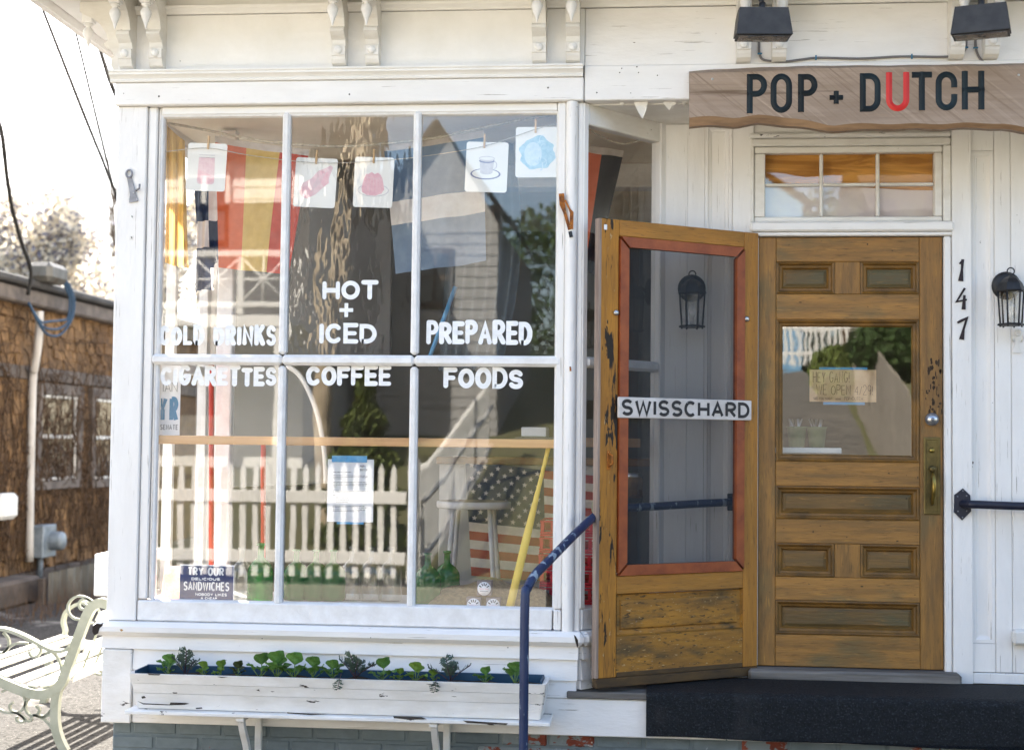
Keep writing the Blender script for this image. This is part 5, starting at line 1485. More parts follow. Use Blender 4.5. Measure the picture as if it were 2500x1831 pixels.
m.build('lettering', enamelw, es)

# bottles
def bottle_mesh(r, hgt, neck):
    return MB().lathe([(0, 0), (r * .9, 0), (r, .012), (r, hgt * .50), (r * .93, hgt * .58), (r * .66, hgt * .68), (neck, hgt * .76), (neck * .9, hgt * .95), (neck * 1.25, hgt * .955), (neck * 1.25, hgt), (neck * .8, hgt)], n=20)
bmg = bottle_mesh(.060, .27, .016).mesh('bottle', [greenglass]); bmg2 = bottle_mesh(.062, .235, .015).mesh('bottle', [greenglass])
bmc = bottle_mesh(.056, .25, .013).mesh('bottle', [clearglass])
def bottle(px, me, Y, lab, kind='bottle', grp='green bottles'):
    p = A(px, 1480, Y)
    tag(link('glass_bottle', me, None, Matrix.Translation((p.x, Y, .870))), lab, 'bottle', grp)
bottle(588, bmc, .14, 'clear glass bottle beside navy enamel sign', grp='clear bottles on the window ledge')
bottle(634, bmg, .16, 'bright green bottle left of the left lower muntin', grp='green bottles on the window ledge')
for k, (x, me, lab) in enumerate(((722, bmg2, 'squat green bottle behind pickets, first right of left muntin'), (770, bmg2, 'squat green bottle below typed notice left edge'), (812, bmg2, 'squat green bottle below middle of typed notice'))):
    bottle(x, me, .30, lab, grp='green bottles on the window ledge')
for k, (x, lab) in enumerate(((858, 'clear bottle right of the squat green ones'), (905, 'clear bottle in the middle lower pane'), (952, 'clear bottle nearest right muntin'))):
    bottle(x, bmc, .32, lab, grp='clear bottles on the window ledge')
bottle(1043, bmg2, .22, 'dark green bottle right of right lower muntin', grp='green bottles on the window ledge')
bottle(1090, bmg2, .36, 'dark green bottle in front of grey stool', grp='green bottles on the window ledge')
# pink shade / basket left of enamel sign
ls = thing('lamp_shade', 'translucent pinkish tapered plastic shade left of enamel sign', 'lamp shade', tuple(A(412, 1466, .11)))
p = A(412, 1466, .12)
MB().lathe([(.062, 0), (.064, .004), (.048, .150), (.044, .156), (.0, .157)], (p.x + .02, .14, .870), n=28).build('shade', M('pink_plastic_mesh', '#f4e4dc', '#eed0c4', (120, 120, 120), rough=.5, translucent=.5), ls)
# red poles and interior uprights
def pole(px, py0, py1, Y, r_, mt_, name, lab, cat):
    a, b = A(px, py0, Y), A(px, py1, Y)
    tag(MB().tube([a, b], r_, 12).build(name, mt_), lab, cat)
pole(516, 880, 1400, .36, .0125, redpole, 'red_pole', 'red painted pole standing behind navy enamel sign', 'pole')
pole(643, 1070, 1450, .42, .0125, redpole, 'red_pole', 'red painted pole right of the first, behind green bottle', 'pole')
cbox('interior_post', glaze, B, A(548, 1, .5).x, A(586, 1, .5).x, .48, .54, .87, 3.14, .006)
# yellow bat
a, b = A(1243, 1488, .075), A(1342, 1080, .12)
d = (b - a)
tb = []; rb = []
for k in range(13):
    t_ = k / 12; tb.append(a + d * t_); rb.append(.0185 if t_ < .45 else (.0185 - .009 * min(1, (t_ - .45) / .3) if t_ < .95 else .0125))
tag(MB().tube(tb, rb, 14).build('toy_bat', batm), 'long yellow plastic bat leaning inside the right lower pane', 'toy bat')
# little ball cartons
def carton(px, py, Y, lab):
    c = A(px, py, Y)
    t = thing('ball_carton', lab, 'carton', tuple(c - V(0, 0, .033)), group='ball cartons in the shop window')
    s_ = .033
    cbox('box', boxm, t, c.x - s_, c.x + s_, c.y, c.y + .066, c.z - s_, c.z + s_, .002)
    MB().lathe([(.0305, 0), (.0305, -.0008), (0, -.0010)], (c.x, c.y - .0005, c.z - .001), ax='y', n=28).build('round_label', enamelw, t)
    m = MB()
    for k, an in enumerate((-58, -25, 0, 25, 58)):
        d_ = Vector((math.sin(R(an)), math.cos(R(an))))
        m.strip([(c.x + d_.x * .014, c.z - .002 + d_.y * .014), (c.x + d_.x * .027, c.z - .002 + d_.y * .027)], .0022, YP(c.y - .0020))
    m.build('slot_marks', black, t)
    m = MB(); text(m, 'WIFFLE BALL', YP(c.y - .0021), c.x - .022, c.x + .022, c.z - .006, c.z + .001, .0012); m.build('print', pinkp, t)
    m = MB(); m.strip([(c.x - .018, c.z - .012), (c.x + .018, c.z - .012)], .0014, YP(c.y - .0021)); m.build('print', ink, t)
c_ = A(1156, 1480, .11)
carton(1156, 1476, .11, 'white ball carton at lower left of little stack'); carton(1204, 1477, .11, 'white ball carton at lower right of little stack'); carton(1182, 1436, .12, 'white ball carton on top of the other two')
# sack
sk = MB()
def sf(u, v):
    th = math.pi * u; ph = math.pi * v
    x = -1.0 + .60 * v + .0; y = .12 + .33 * u
    return (x, y, .869 + .105 * math.sin(th) ** .6 * math.sin(ph) ** .5 * (1 + .12 * math.sin(v * 17) + .08 * math.sin(u * 11 + v * 5)))
sk.grid(sf, 16, 30)
tag(sk.build('burlap_sack', sack), 'rumpled brown burlap sack lying behind the ball cartons', 'sack')
# stool
st = thing('stool', 'round grey painted stool in front of the star-spangled flag', 'stool', (-.855, .74, .56))
sx, sy_, sz = -.857, .74, 1.325
MB().lathe([(0, -.035), (.178, -.035), (.185, -.028), (.185, -.004), (.178, .0)], (sx, sy_, sz), n=32).build('seat_rim', stoolm, st)
MB().lathe([(.178, 0), (.0, .001)], (sx, sy_, sz), n=32).build('seat_top', stoolt, st)
for k in range(4):
    an = R(45 + 90 * k)
    a = V(sx + .125 * math.cos(an), sy_ + .125 * math.sin(an), sz - .03); b = V(sx + .20 * math.cos(an), sy_ + .20 * math.sin(an), .56)
    MB().tube([a, b], .012, 10).build('leg', stoolm, st)
# stars and stripes flag on a pale board, colours darkened to carry the dim interior
FY = 1.02
cbox('display_board', M('dimmed_board', (.36, .345, .32), (.30, .29, .27), (4, 4, 4), rough=.8), B, A(1086, 1, FY).x, A(1500, 1, FY).x, FY + .03, FY + .05, .57, A(1200, 1135, FY).z, .004)
cbox('counter_edge', dr_m, B, A(1080, 1, FY).x, 1.0, FY + .0, FY + .3, A(1200, 1134, FY).z, A(1200, 1116, FY).z, .004)
redus = M('dimmed_red_cloth', '#9c3a2e', '#8a3128', (20, 20, 20), rough=.9)
whiteus = M('dimmed_white_cloth', '#c9bfb4', '#b8ada1', (20, 20, 20), rough=.9)
navyus = M('dimmed_navy_cloth', '#232f45', '#1a2436', (16, 16, 16), rough=.9)
us = thing('star_flag', 'flag with white stars on navy and red stripes pinned behind the stool', 'flag', tuple(A(1150, 1405, FY)), group='flags hung inside the shop window')
PU = [(1136, 1122), (1520, 1168), (1520, 1425), (1150, 1405)]
for k in range(13):
    cloth('stripe', PU, FY, (.50 if k < 7 else 0.0), 1, k / 13, (k + 1) / 13, redus if k % 2 == 0 else whiteus, us, .012, 8, 0, 12, 2)
cloth('canton', PU, FY, 0, .5, 0, 7 / 13, navyus, us, .012, 8, 0, 12, 8)
qf = quad(PU, FY)
stm = MB(); stm.poly([((.015 if k % 2 == 0 else .006) * math.sin(math.pi * k / 5), 0, (.015 if k % 2 == 0 else .006) * math.cos(math.pi * k / 5)) for k in range(10)])
stmesh = stm.mesh('star', [whiteus])
for r_ in range(9):
    for c in range(6 if r_ % 2 == 0 else 5):
        u = (.04 + c * .084 + (.042 if r_ % 2 else 0)); v = (7 / 13) * (r_ + .7) / 9.4
        p = qf(u, v); w_ = .012 * (.35 + .65 * v)
        yy = p.y + w_ * math.sin(u * 8 + v * 1.6) + w_ * .5 * math.sin(u * 8 * 2.3 + v * 3)
        link('star', stmesh, us, Matrix.Translation((p.x, yy - .003, p.z - .006 * math.sin(u * math.pi))) @ Matrix.Rotation(R(6), 4, 'Y'))
# crates
for k in range(5):
    z0 = .870 + k * .078
    dxk = .004 * math.sin(k * 2.1)
    t = thing('bottle_crate', 'red plastic crate, %s in the stack behind bay post' % ('bottom', 'second from bottom', 'middle', 'second from top', 'topmost')[k], 'crate', (-.33, .47, z0), group='red crates stacked behind the bay post')
    x0, x1, y0, y1 = -.50 + dxk, -.16 + dxk, .34, .60
    cbox('base', cr_red, t, x0, x1, y0, y1, z0, z0 + .010, .002)
    for zz in (z0 + .012, z0 + .064):
        for q in ((x0, x1, y0, y0 + .006), (x0, x1, y1 - .006, y1), (x0, x0 + .006, y0 + .007, y1 - .007), (x1 - .006, x1, y0 + .007, y1 - .007)):
            cbox('rail', cr_red, t, *q, zz, zz + .010, .002)
    for j in range(8):
        xx = x0 + .004 + j * (x1 - x0 - .024) / 7
        cbox('bar', cr_red, t, xx, xx + .016, y0 + .002, y0 + .007, z0 + .0225, z0 + .0635, .001)
    for j in range(6):
        yy = y0 + .01 + j * (y1 - y0 - .036) / 5
        cbox('bar', cr_red, t, x0 + .002, x0 + .007, yy, yy + .016, z0 + .0225, z0 + .0635, .001)
        cbox('bar', cr_red, t, x1 - .007, x1 - .002, yy, yy + .016, z0 + .0225, z0 + .0635, .001)
vg = MB().lathe([(0, 0), (.04, .005), (.062, .04), (.058, .08), (.03, .105), (0, .112)], n=18)
tag(vg.build('gourd', M('pale_gourd', '#a8a78a', '#8a8a6c', (30, 30, 30), rough=.8, bump=.6), None, Matrix.Translation((-.20, .44, .870 + .39))), 'pale net-skinned melon on top of the red crates', 'melon')
# sheer curtain, blue strip, boards deeper inside
cu_ = MB(); q = quad([(1110, 330), (1250, 330), (1215, 905), (1070, 905)], .9)
cu_.grid(lambda u, v: (q(u, v).x + .08 * math.sin(v * 3) * u, q(u, v).y + .03 * math.sin(u * 40), q(u, v).z), 60, 10)
tag(cu_.build('sheer_curtain', sheer), 'sheer blue-grey curtain hanging behind the slate blue flag', 'curtain')
m = MB(); p0, p1 = A(1112, 700, .8), A(1046, 880, .8)
m.tube([p0, p1], .011, 8)
tag(m.build('blue_rod', M('blue_rod_paint', (.10, .34, .62), rough=.4)), 'slanting bright blue rod behind word PREPARED', 'rod')
gp = MB(); gp.box(A(575, 1, 1.3).x, A(965, 1, 1.3).x, 1.3, 1.34, A(700, 880, 1.3).z, A(700, 400, 1.3).z, .004)
tag(gp.build('grey_board', midgrey), 'large dark grey board hung inside behind words HOT and ICED', 'board')
rt = thing('round_board', 'dark grey board with pale curved edge behind typed notice', 'board', tuple(A(660, 1150, 1.2)))
edge = [A(x, y, 1.2) for x, y in ((560, 890), (700, 893), (728, 912), (752, 950), (772, 1000), (786, 1060), (794, 1120), (796, 1180), (560, 1190))]
m = MB(); f_ = [tuple(p) for p in edge]; b_2 = [(p.x, p.y + .03, p.z) for p in edge]
m.poly(f_[::-1]); m.poly(b_2)
for i_ in range(len(edge)): m.poly([f_[i_], f_[(i_ + 1) % len(edge)], b_2[(i_ + 1) % len(edge)], b_2[i_]])
m.build('board', M('grey_round_board', (.16, .16, .155), (.13, .13, .125), (3, 3, 3), rough=.9), rt)
MB().tube(smooth_path([p + V(0, -.004, 0) for p in edge[1:8]], 4), .014, 8).build('pale_edging', cream, rt)
# shelf with papers and jars seen right
tag(cbox('paper_stack', paper, None, A(1285, 1, .6).x, A(1345, 1, .6).x, .58, .78, A(1300, 1066, .6).z, A(1300, 1043, .6).z, .003), 'low stack of pale papers above pine rail by bay post', 'papers')
tag(cbox('interior_shelf', greywood, None, A(1270, 1, .6).x, A(1420, 1, .6).x, .56, .82, A(1300, 1072, .6).z, A(1300, 1067, .6).z, .002), 'thin shelf under the paper stack by bay post', 'shelf')
# cup pots inside the door glass
cf = thing('door_sill_shelf', 'white shelf edge inside the front door glass', 'shelf', (dx(1980), YD + .10, dz(1105)))
cbox('board', enamelw, cf, dx(1880), dx(2062), YD + .10, YD + .26, dz(1108), dz(1094), .003)
for px, lab in ((1945, 'olive green pot of cutlery, left one behind door glass'), (1994, 'olive green pot of cutlery, right one behind door glass')):
    p = A(px, 1090, YD + .17); zz = dz(1094) + .002
    t = thing('cutlery_pot', lab, 'pot', (p.x, p.y, zz), group='cutlery pots behind door glass')
    MB().lathe([(0, 0), (.036, 0), (.046, .090), (.050, .092), (.050, .098), (.042, .098)], (p.x, p.y, zz), n=20).build('pot', M('olive_enamel', (.20, .25, .14), rough=.5), t)
    for k in range(8):
        rr = random.Random(px + k)
        MB().tube([(p.x + rr.uniform(-.02, .02), p.y + rr.uniform(-.02, .02), zz + .03), (p.x + rr.uniform(-.04, .04), p.y + rr.uniform(-.03, .03), zz + .135)], .004, 6).build('knife', steel, t)
for k, (px, lab) in enumerate(((1545, 'brown lidded jar seen through the screen'),)):
    p = A(px, 1215, .55)
    t = thing('jar', lab, 'jar', tuple(p))
    MB().lathe([(0, 0), (.045, 0), (.048, .01), (.048, .09), (.04, .10)], tuple(p), n=18).build('jar_body', M('brown_label', '#8a6a42', '#5f4a30', (9, 9, 30), rough=.6), t)
    MB().lathe([(.042, .10), (.042, .118), (0, .12)], tuple(p), n=18).build('lid', steel, t)

# ================================================================== LEFT: NEIGHBOUR HOUSE, FENCE, TREES
NX = -6.5
NB = thing('shingled_cottage', 'brown shingled cottage with dead vines behind the bench', 'house', (NX - 3, 10, 0))
cbox('wall', shing2, NB, NX - 5, NX - .02, 4, 20, 0, 3.05, .01)
# shingles: nearest ones single, the rest one part
wins = ((8.35, 9.58, 1.05, 2.2), (9.86, 11.1, 1.03, 2.2))
rest = MB(); cnt = 0
smesh = {}
rows = []
zz = .22; r_ = 0
while zz < 2.98:
    y = 7.1 + (.07 if r_ % 2 else 0)
    while y < 10.9:
        wd = random.choice((.10, .13, .16, .19))
        skip = any(w0 - .1 < y + wd / 2 < w1 + .1 and z0 - .06 < zz + .06 < z1 + .1 for w0, w1, z0, z1 in wins)
        if not skip and not (2.20 < zz + .06 < 2.36): rows.append((y, wd, zz))
        y += wd + .012
    zz += .125; r_ += 1
rows.sort(key=lambda t: t[0])
for (y, wd, zz) in rows:
    key = wd
    off = random.uniform(0, .02); dz_ = random.uniform(-.03, .02)
    if cnt < 300:
        if key not in smesh:
            smesh[key] = MB().box(-.018, .004, 0, wd, 0, .14, .004).mesh('shingle', [shing])
        link('shingle', smesh[key], NB, Matrix.Translation((NX + off, y, zz + dz_)) @ Matrix.Rotation(R(-5), 4, 'Y'))
    else:
        rest.box(NX - .018 + off, NX + .004 + off, y, y + wd, zz + dz_, zz + dz_ + .13, .004)
    cnt += 1
if rest.f: tag(rest.build('far_shingle', shing2, NB), kind='stuff')
cbox('trim_band', trimg, NB, NX - .03, NX + .03, 4, 20, 2.22, 2.36, .01)
cbox('eave', trimg, NB, NX - .1, NX + .16, 4, 20, 2.98, 3.14, .02)
cbox('roof', roofm, NB, NX - 5.2, NX + .22, 3.8, 20.2, 3.16, 3.24, .02)
cbox('foundation', concrete, NB, NX - .3, NX + .05, 4, 20, 0, .20, .02)
for (w0, w1, z0, z1) in wins:
    wn = cbox('window', trimg, NB, NX - .02, NX + .05, w0, w0 + .12, z0, z1, .006)
    cbox('frame', trimg, wn, NX - .02, NX + .05, w1 - .12, w1, z0, z1, .006)
    cbox('frame', trimg, wn, NX - .02, NX + .05, w0 + .121, w1 - .121, z1 - .12, z1, .006)
    cbox('sill', trimg, wn, NX - .02, NX + .07, w0 + .121, w1 - .121, z0, z0 + .09, .006)
    for (a, b) in ((z0 + .095, z0 + .125), ((z0 + z1) / 2 - .02, (z0 + z1) / 2 + .02), (z1 - .155, z1 - .125)):
        cbox('sash_rail', clapw, wn, NX - .01, NX + .025, w0 + .122, w1 - .122, a, b, .004)
    for (a, b) in ((w0 + .122, w0 + .15), (w1 - .15, w1 - .122)):
        cbox('sash_stile', clapw, wn, NX - .008, NX + .020, a, b, z0 + .126, z1 - .156, .004)
    MB().poly([(NX + .003, w0 + .15, z0 + .126), (NX + .003, w1 - .15, z0 + .126), (NX + .003, w1 - .15, z1 - .156), (NX + .003, w0 + .15, z1 - .156)]).build('glass_pane', glass('cottage_glass', tint=(.7, .7, .7), refl=5, ripple=.006, rscale=(5, 5, 5)), wn)
# vines
vm = MB(); rnd = random.Random(11)
for k in range(120):
    y = rnd.uniform(7.0, 10.8); z = rnd.uniform(.1, .6)
    path = []
    dy = rnd.uniform(-.03, .03)
    for s_ in range(rnd.randint(8, 24)):
        path.append((NX + .03 + rnd.uniform(0, .04), y, z)); z += rnd.uniform(.03, .16); dy += rnd.uniform(-.03, .03); y += dy
        if z > 3.0: break
    if len(path) > 2: vm.tube(path, rnd.uniform(.003, .008), 4, caps=False)
for k in range(360):
    y = rnd.uniform(7.0, 10.8); z = rnd.uniform(.3, 2.9); path = []
    an = rnd.uniform(0, 6.28)
    for s_ in range(7):
        path.append((NX + .035 + rnd.uniform(0, .05), y, z)); an += rnd.uniform(-.6, .6); y += .09 * math.cos(an); z += .06 * math.sin(an)
    vm.tube(path, .004, 4, caps=False)
tag(vm.build('dead_vine', vinem), 'tangle of dead brown vines over the cottage wall', 'vine', kind='stuff')
# service mast, cable loops, hood
pc = thing('conduit_mast', 'grey white service conduit running down the cottage wall', 'conduit', tuple(AX(85, 930, NX + .12)))
MB().tube(smooth_path([AX(96, 760, NX + .20), AX(96, 800, NX + .20), AX(92, 850, NX + .18), AX(84, 900, NX + .12), AX(80, 935, NX + .08), AX(74, 1180, NX + .07), AX(72, 1370, NX + .07)], 5), .042, 12).build('pipe', pvc, pc)
hd = AX(118, 668, NX + .25)
m = MB(); m.box(-.13, .13, -.24, .24, -.10, .10, .05); m.build('weather_hood', corr, pc, Matrix.Translation(hd))
lo = thing('cable_loop', 'blue-black service cables looping from hood on cottage roof edge', 'cable', tuple(AX(150, 740, NX + .3)))
for o in (0, 5, -6):
    MB().tube(smooth_path([AX(140, 672 + o, NX + .3), AX(160 + o, 690, NX + .32), AX(176 + o, 730, NX + .34), AX(172 + o, 775, NX + .34), AX(150, 800 + o * 3, NX + .32), AX(120, 803 + o * 3, NX + .3), AX(98, 790 + o, NX + .28), AX(70, 740, NX + .26)], 6), .013, 8).build('cable', M('blue_cable', (.02, .05, .09), rough=.5) if o == 0 else MATS['blue_cable'], lo)
mb_ = thing('electric_meter', 'grey electric meter with round glass dial on the cottage wall', 'meter', tuple(AX(105, 1330, NX + .1)))
c = AX(104, 1320, NX + .12)
cbox('meter_box', meterm, mb_, NX + .06, NX + .2, c.y - .17, c.y + .17, c.z - .17, c.z + .17, .01)
mm = MB().lathe([(.10, 0), (.10, .10), (.085, .13), (0, .135)], n=22)
mm.build('dial', meterm, mb_, Matrix.Translation((NX + .2, c.y + .05, c.z)) @ Matrix.Rotation(R(90), 4, 'Y'))
MB().tube([(NX + .1, c.y, c.z - .17), (NX + .1, c.y, c.z - .42)], .03, 10).build('conduit', meterm, mb_)
wb = thing('utility_box', 'white rounded utility box at left margin on cottage wall', 'utility box', tuple(AX(18, 1235, NX + .1)))
c = AX(16, 1236, NX + .14)
cbox('cover', clapw, wb, NX + .05, NX + .2, c.y - .20, c.y + .16, c.z - .13, c.z + .13, .04)
# corrugated fence
cf_ = thing('corrugated_fence', 'rusty grey corrugated metal fence panel below cottage windows', 'fence', (NX + .6, 9.5, 0))
FX = NX + .75
ya, yb_ = AX(118, 1440, FX).y, AX(262, 1440, FX).y
zt_ = AX(180, 1385, FX).z
n = 120
MB().grid(lambda u, v: (FX + .020 * math.sin(u * n * .8), ya + (yb_ + 1.2 - ya) * u, zt_ * v), n * 3, 1).build('metal_sheet', corr, cf_)
for yy in (ya, (ya + yb_) / 2, yb_):
    cbox('post', trimg, cf_, FX - .09, FX - .03, yy - .04, yy + .04, 0, zt_ - .05, .006)
cw_ = tag(cbox('retaining_wall', concrete, None, NX + .25, NX + .55, 3, ya + .3, 0, AX(50, 1412, NX + .5).z, .03), 'low dark concrete wall at foot of the cottage', 'wall')
# dry weeds
wm = MB(); rnd = random.Random(5)
for k in range(500):
    y = rnd.uniform(5.5, 10.5); x = NX + .8 + rnd.uniform(0, .5); hgt = rnd.uniform(.06, .40)
    dx_, dy_ = rnd.uniform(-.15, .15), rnd.uniform(-.15, .15)
    wm.poly([(x, y - .006, 0), (x, y + .006, 0), (x + dx_, y + dy_, hgt)])
tag(wm.build('dry_weeds', vinem), 'dry brown weeds along the foot of cottage wall', 'weeds', kind='stuff')

# trees
def tree(name, lab, base, hgt, seed, levels, mat, spread=.5, leaf=None, nleaf=0, lsize=.05, trunk_r=.16, crown_from=.5):
    rnd = random.Random(seed)
    t = thing(name, lab, 'tree', base)
    tk, tw = MB(), MB()
    tips = []
    def grow(p, d, L, r_, lev):
        path = [p]; rs = [r_]; n_ = 5 if lev < 2 else 4
        for i in range(n_):
            d = (d + V(rnd.uniform(-1, 1), rnd.uniform(-1, 1), rnd.uniform(-.5, .9)) * .16).normalized()
            p = p + d * L / n_
            path.append(p); rs.append(r_ * (1 - .55 * (i + 1) / n_))
        (tk if lev < 2 else tw).tube(path, rs, 8 if lev < 2 else 4, caps=False)
        if lev >= levels - 1: tips.extend(path[1:])
        if lev < levels:
            for k in range(rnd.randint(3, 5) if lev else rnd.randint(5, 7)):
                i = rnd.randint(max(1, int(n_ * crown_from)), n_) if lev == 0 else rnd.randint(1, n_)
                nd = (d + V(rnd.uniform(-1, 1), rnd.uniform(-1, 1), rnd.uniform(-.1, .8)) * spread * 1.5).normalized()
                grow(path[i], nd, L * rnd.uniform(.5, .72), rs[i] * .6, lev + 1)
    grow(Vector(base), V(0, 0, 1), hgt * .5, trunk_r, 0)
    tk.build('trunk', mat, t)
    if tw.f: tw.build('branches', twigm, t)
    if leaf:
        lf = MB()
        for k in range(nleaf):
            c = rnd.choice(tips) + V(rnd.gauss(0, 1), rnd.gauss(0, 1), rnd.gauss(0, 1)) * lsize * 3
            a = V(rnd.uniform(-1, 1), rnd.uniform(-1, 1), rnd.uniform(-1, 1)).normalized() * lsize * rnd.uniform(.6, 1.3)
            b = a.orthogonal().normalized() * lsize * rnd.uniform(.6, 1.2)
            mi = 0 if rnd.random() < .7 else 1
            lf.poly([c - a, c - b, c + a, c + b], mi)
        lf.build('crown', leaf, t)
    return t
tree('blossom_tree', 'cream blossoming tree above cottage roof', (-10.35, 17.5, 0), 5.9, 4, 4, barkm, .55, [blossom, blossom2], 17000, .042, .12, .4)
tree('blossom_tree', 'second blossoming tree partly hidden by shop corner', (-10.2, 20.5, 0), 6.2, 9, 4, barkm, .55, [blossom, blossom2], 17000, .045, .12, .4)
tree('bare_tree', 'tall bare tree with fine twigs behind the blossom, at left', (-17.0, 27, 0), 10.5, 21, 5, twigm, .5, None, 0, 0, .26)
tree('bare_tree', 'tall bare tree with fine twigs behind the blossom, nearer the shop', (-13.2, 28, 0), 10.5, 33, 5, twigm, .5, None, 0, 0, .26)
# wires
def wire(pts, r_, lab, name='utility_wire'):
    tag(MB().tube(smooth_path(pts, 5), r_, 6).build(name, wiremat), lab, 'wire')
def span(a, b):      # straight run from beyond the eave to the shop's side wall
    d_ = b - a
    e = a + d_ * ((XL - .01 - a.x) / d_.x)
    return [a - d_ * 1.1, a, a + d_ * .5 + V(0, 0, -.02), b, e]
def wire2(pts, r_, lab):
    tag(MB().tube(pts, r_, 6).build('utility_wire', wiremat), lab, 'wire')
wire2(span(A(95, 0, 2.5), A(285, 478, 4.8)), .0095, 'taut black overhead wire, leftmost of pair crossing the sky')
wire2(span(A(184, 75, 3.0), A(285, 490, 5.2)), .0085, 'thin grey overhead wire right of the taut black one')
wire2(span(A(245, 125, 3.0), A(285, 242, 3.5)), .014, 'short thick black cable beside the eave bracket')
wire([AX(-30, 250, NX + 1.0), AX(2, 315, NX + .9), AX(18, 440, NX + .7), AX(30, 510, NX + .6), AX(52, 590, NX + .45), AX(75, 660, NX + .35), AX(68, 720, NX + .28)], .022, 'twisted dark service drop falling to the cottage roof')

# ================================================================== ACROSS THE STREET (seen mirrored in the glass)
FYs = -9.7
pkm = MB()
pkm.box(-.034, .034, -.01, .01, .06, 1.28, .004)
pkm.add([(-.034, -.01, 1.28), (.034, -.01, 1.28), (.034, .01, 1.28), (-.034, .01, 1.28), (0, -.01, 1.36), (0, .01, 1.36)], [(0, 1, 4), (3, 5, 2), (0, 4, 5, 3), (1, 2, 5, 4)])
pkm = pkm.mesh('picket', [clapw])
fn = thing('picket_fence', 'white picket fence across the street, mirrored in the shop window', 'fence', (-5.5, FYs, 0))
x = -8.7
while x < -2.75:
    link('picket', pkm, fn, Matrix.Translation((x, FYs, random.uniform(-.01, .01)))); x += .146
for zz in (.22, .90): cbox('rail', clapw, fn, -8.8, -2.72, FYs + .012, FYs + .05, zz, zz + .14, .006)
for xx in (-8.8, -5.8, -2.64):
    cbox('post', clapw, fn, xx - .06, xx + .06, FYs - .08, FYs + .04, 0, 1.42, .01)
fn = thing('picket_fence', 'white picket fence climbing along the lane, mirrored beside the stool', 'fence', (-2.3, -12, 0))
y = FYs - .3
while y > -17:
    link('picket', pkm, fn, Matrix.Translation((-2.60, y, hill(y))) @ Matrix.Rotation(R(90), 4, 'Z')); y -= .15
for k in range(5):
    y0, y1 = FYs - .2 - k * 1.45, FYs - .2 - (k + 1) * 1.45
    for zz in (.28, .93):
        MB().tube([(-2.56, y0, hill(y0) + zz), (-2.56, y1, hill(y1) + zz)], .035, 4).build('rail', clapw, fn)
def leafcloud(name, lab, centre, rad, n, mat, ls, seed, cone=False, cat='shrub'):
    rnd = random.Random(seed)
    t = thing(name, lab, cat, (centre[0], centre[1], centre[2]))
    m = MB()
    for k in range(n):
        if cone:
            v = rnd.random(); rr = (1 - v ** 1.3) * rad[0] * (.55 + .45 * rnd.random()) * (1 + .25 * math.sin(v * 30)); an = rnd.uniform(0, 6.28)
            c = V(centre[0] + rr * math.cos(an), centre[1] + rr * math.sin(an), centre[2] + .1 + v * rad[2])
        else:
            d = V(rnd.gauss(0, 1), rnd.gauss(0, 1), rnd.gauss(0, 1)).normalized() * (.7 + .35 * rnd.random())
            c = V(centre[0] + d.x * rad[0], centre[1] + d.y * rad[1], centre[2] + rad[2] + d.z * rad[2])
        a = V(rnd.uniform(-1, 1), rnd.uniform(-1, 1), rnd.uniform(-1, 1)).normalized() * ls * rnd.uniform(.6, 1.3)
        b = a.orthogonal().normalized() * ls * .6
        m.poly([c - a, c - b, c + a, c + b])
    m.build('foliage', mat, t)
    MB().tube([(centre[0], centre[1], centre[2] - .05), (centre[0], centre[1], centre[2] + rad[2] * .9)], .06, 8).build('trunk', barkm, t)
leafcloud('conifer', 'dark pointed conifer behind picket fence, mirrored in middle pane', (-3.55, -11.4, hill(-11.4)), (.62, .62, 2.3), 6000, M('sunny_conifer', (.16, .19, .045), (.07, .10, .025), (6, 6, 6), rough=.8, translucent=.2), .05, 3, True, 'tree')
leafcloud('round_bush', 'large round evergreen bush by the lane, mirrored in door glass', (4.9, -18.5, 2.75), (1.35, 1.2, .62), 7000, hedgem, .07, 4)
leafcloud('clipped_hedge', 'bright green hedge up the lane, mirrored in door glass', (4.0, -24, hill(-24)), (.55, .5, .60), 4000, M('bright_hedge', (.16, .20, .04), (.10, .14, .03), (8, 8, 8), rough=.8), .05, 6)
bf = thing('board_fence', 'weathered grey board fence along the lane, mirrored in door glass', 'fence', (4.3, -20, 2))
y = -12.5
bmesh_ = MB().box(-.012, .012, -.072, .072, .02, 1.85, .004).mesh('board', [boardg])
while y > -25:
    link('board', bmesh_, bf, Matrix.Translation((3.6 - .074 * (y + 13), y, hill(y) + .0))); y -= .15
fn = thing('picket_fence', 'short white fence at top of lane, mirrored in door glass', 'fence', (.5, -27, 3.3))
for k in range(16): link('picket', pkm, fn, Matrix.Translation((3.2 + k * .15, -29.5, hill(-29.5))))
for zz in (.28, .93): cbox('rail', clapw, fn, 3.1, 5.6, -29.55, -29.515, hill(-29.5) + zz, hill(-29.5) + zz + .1, .006)
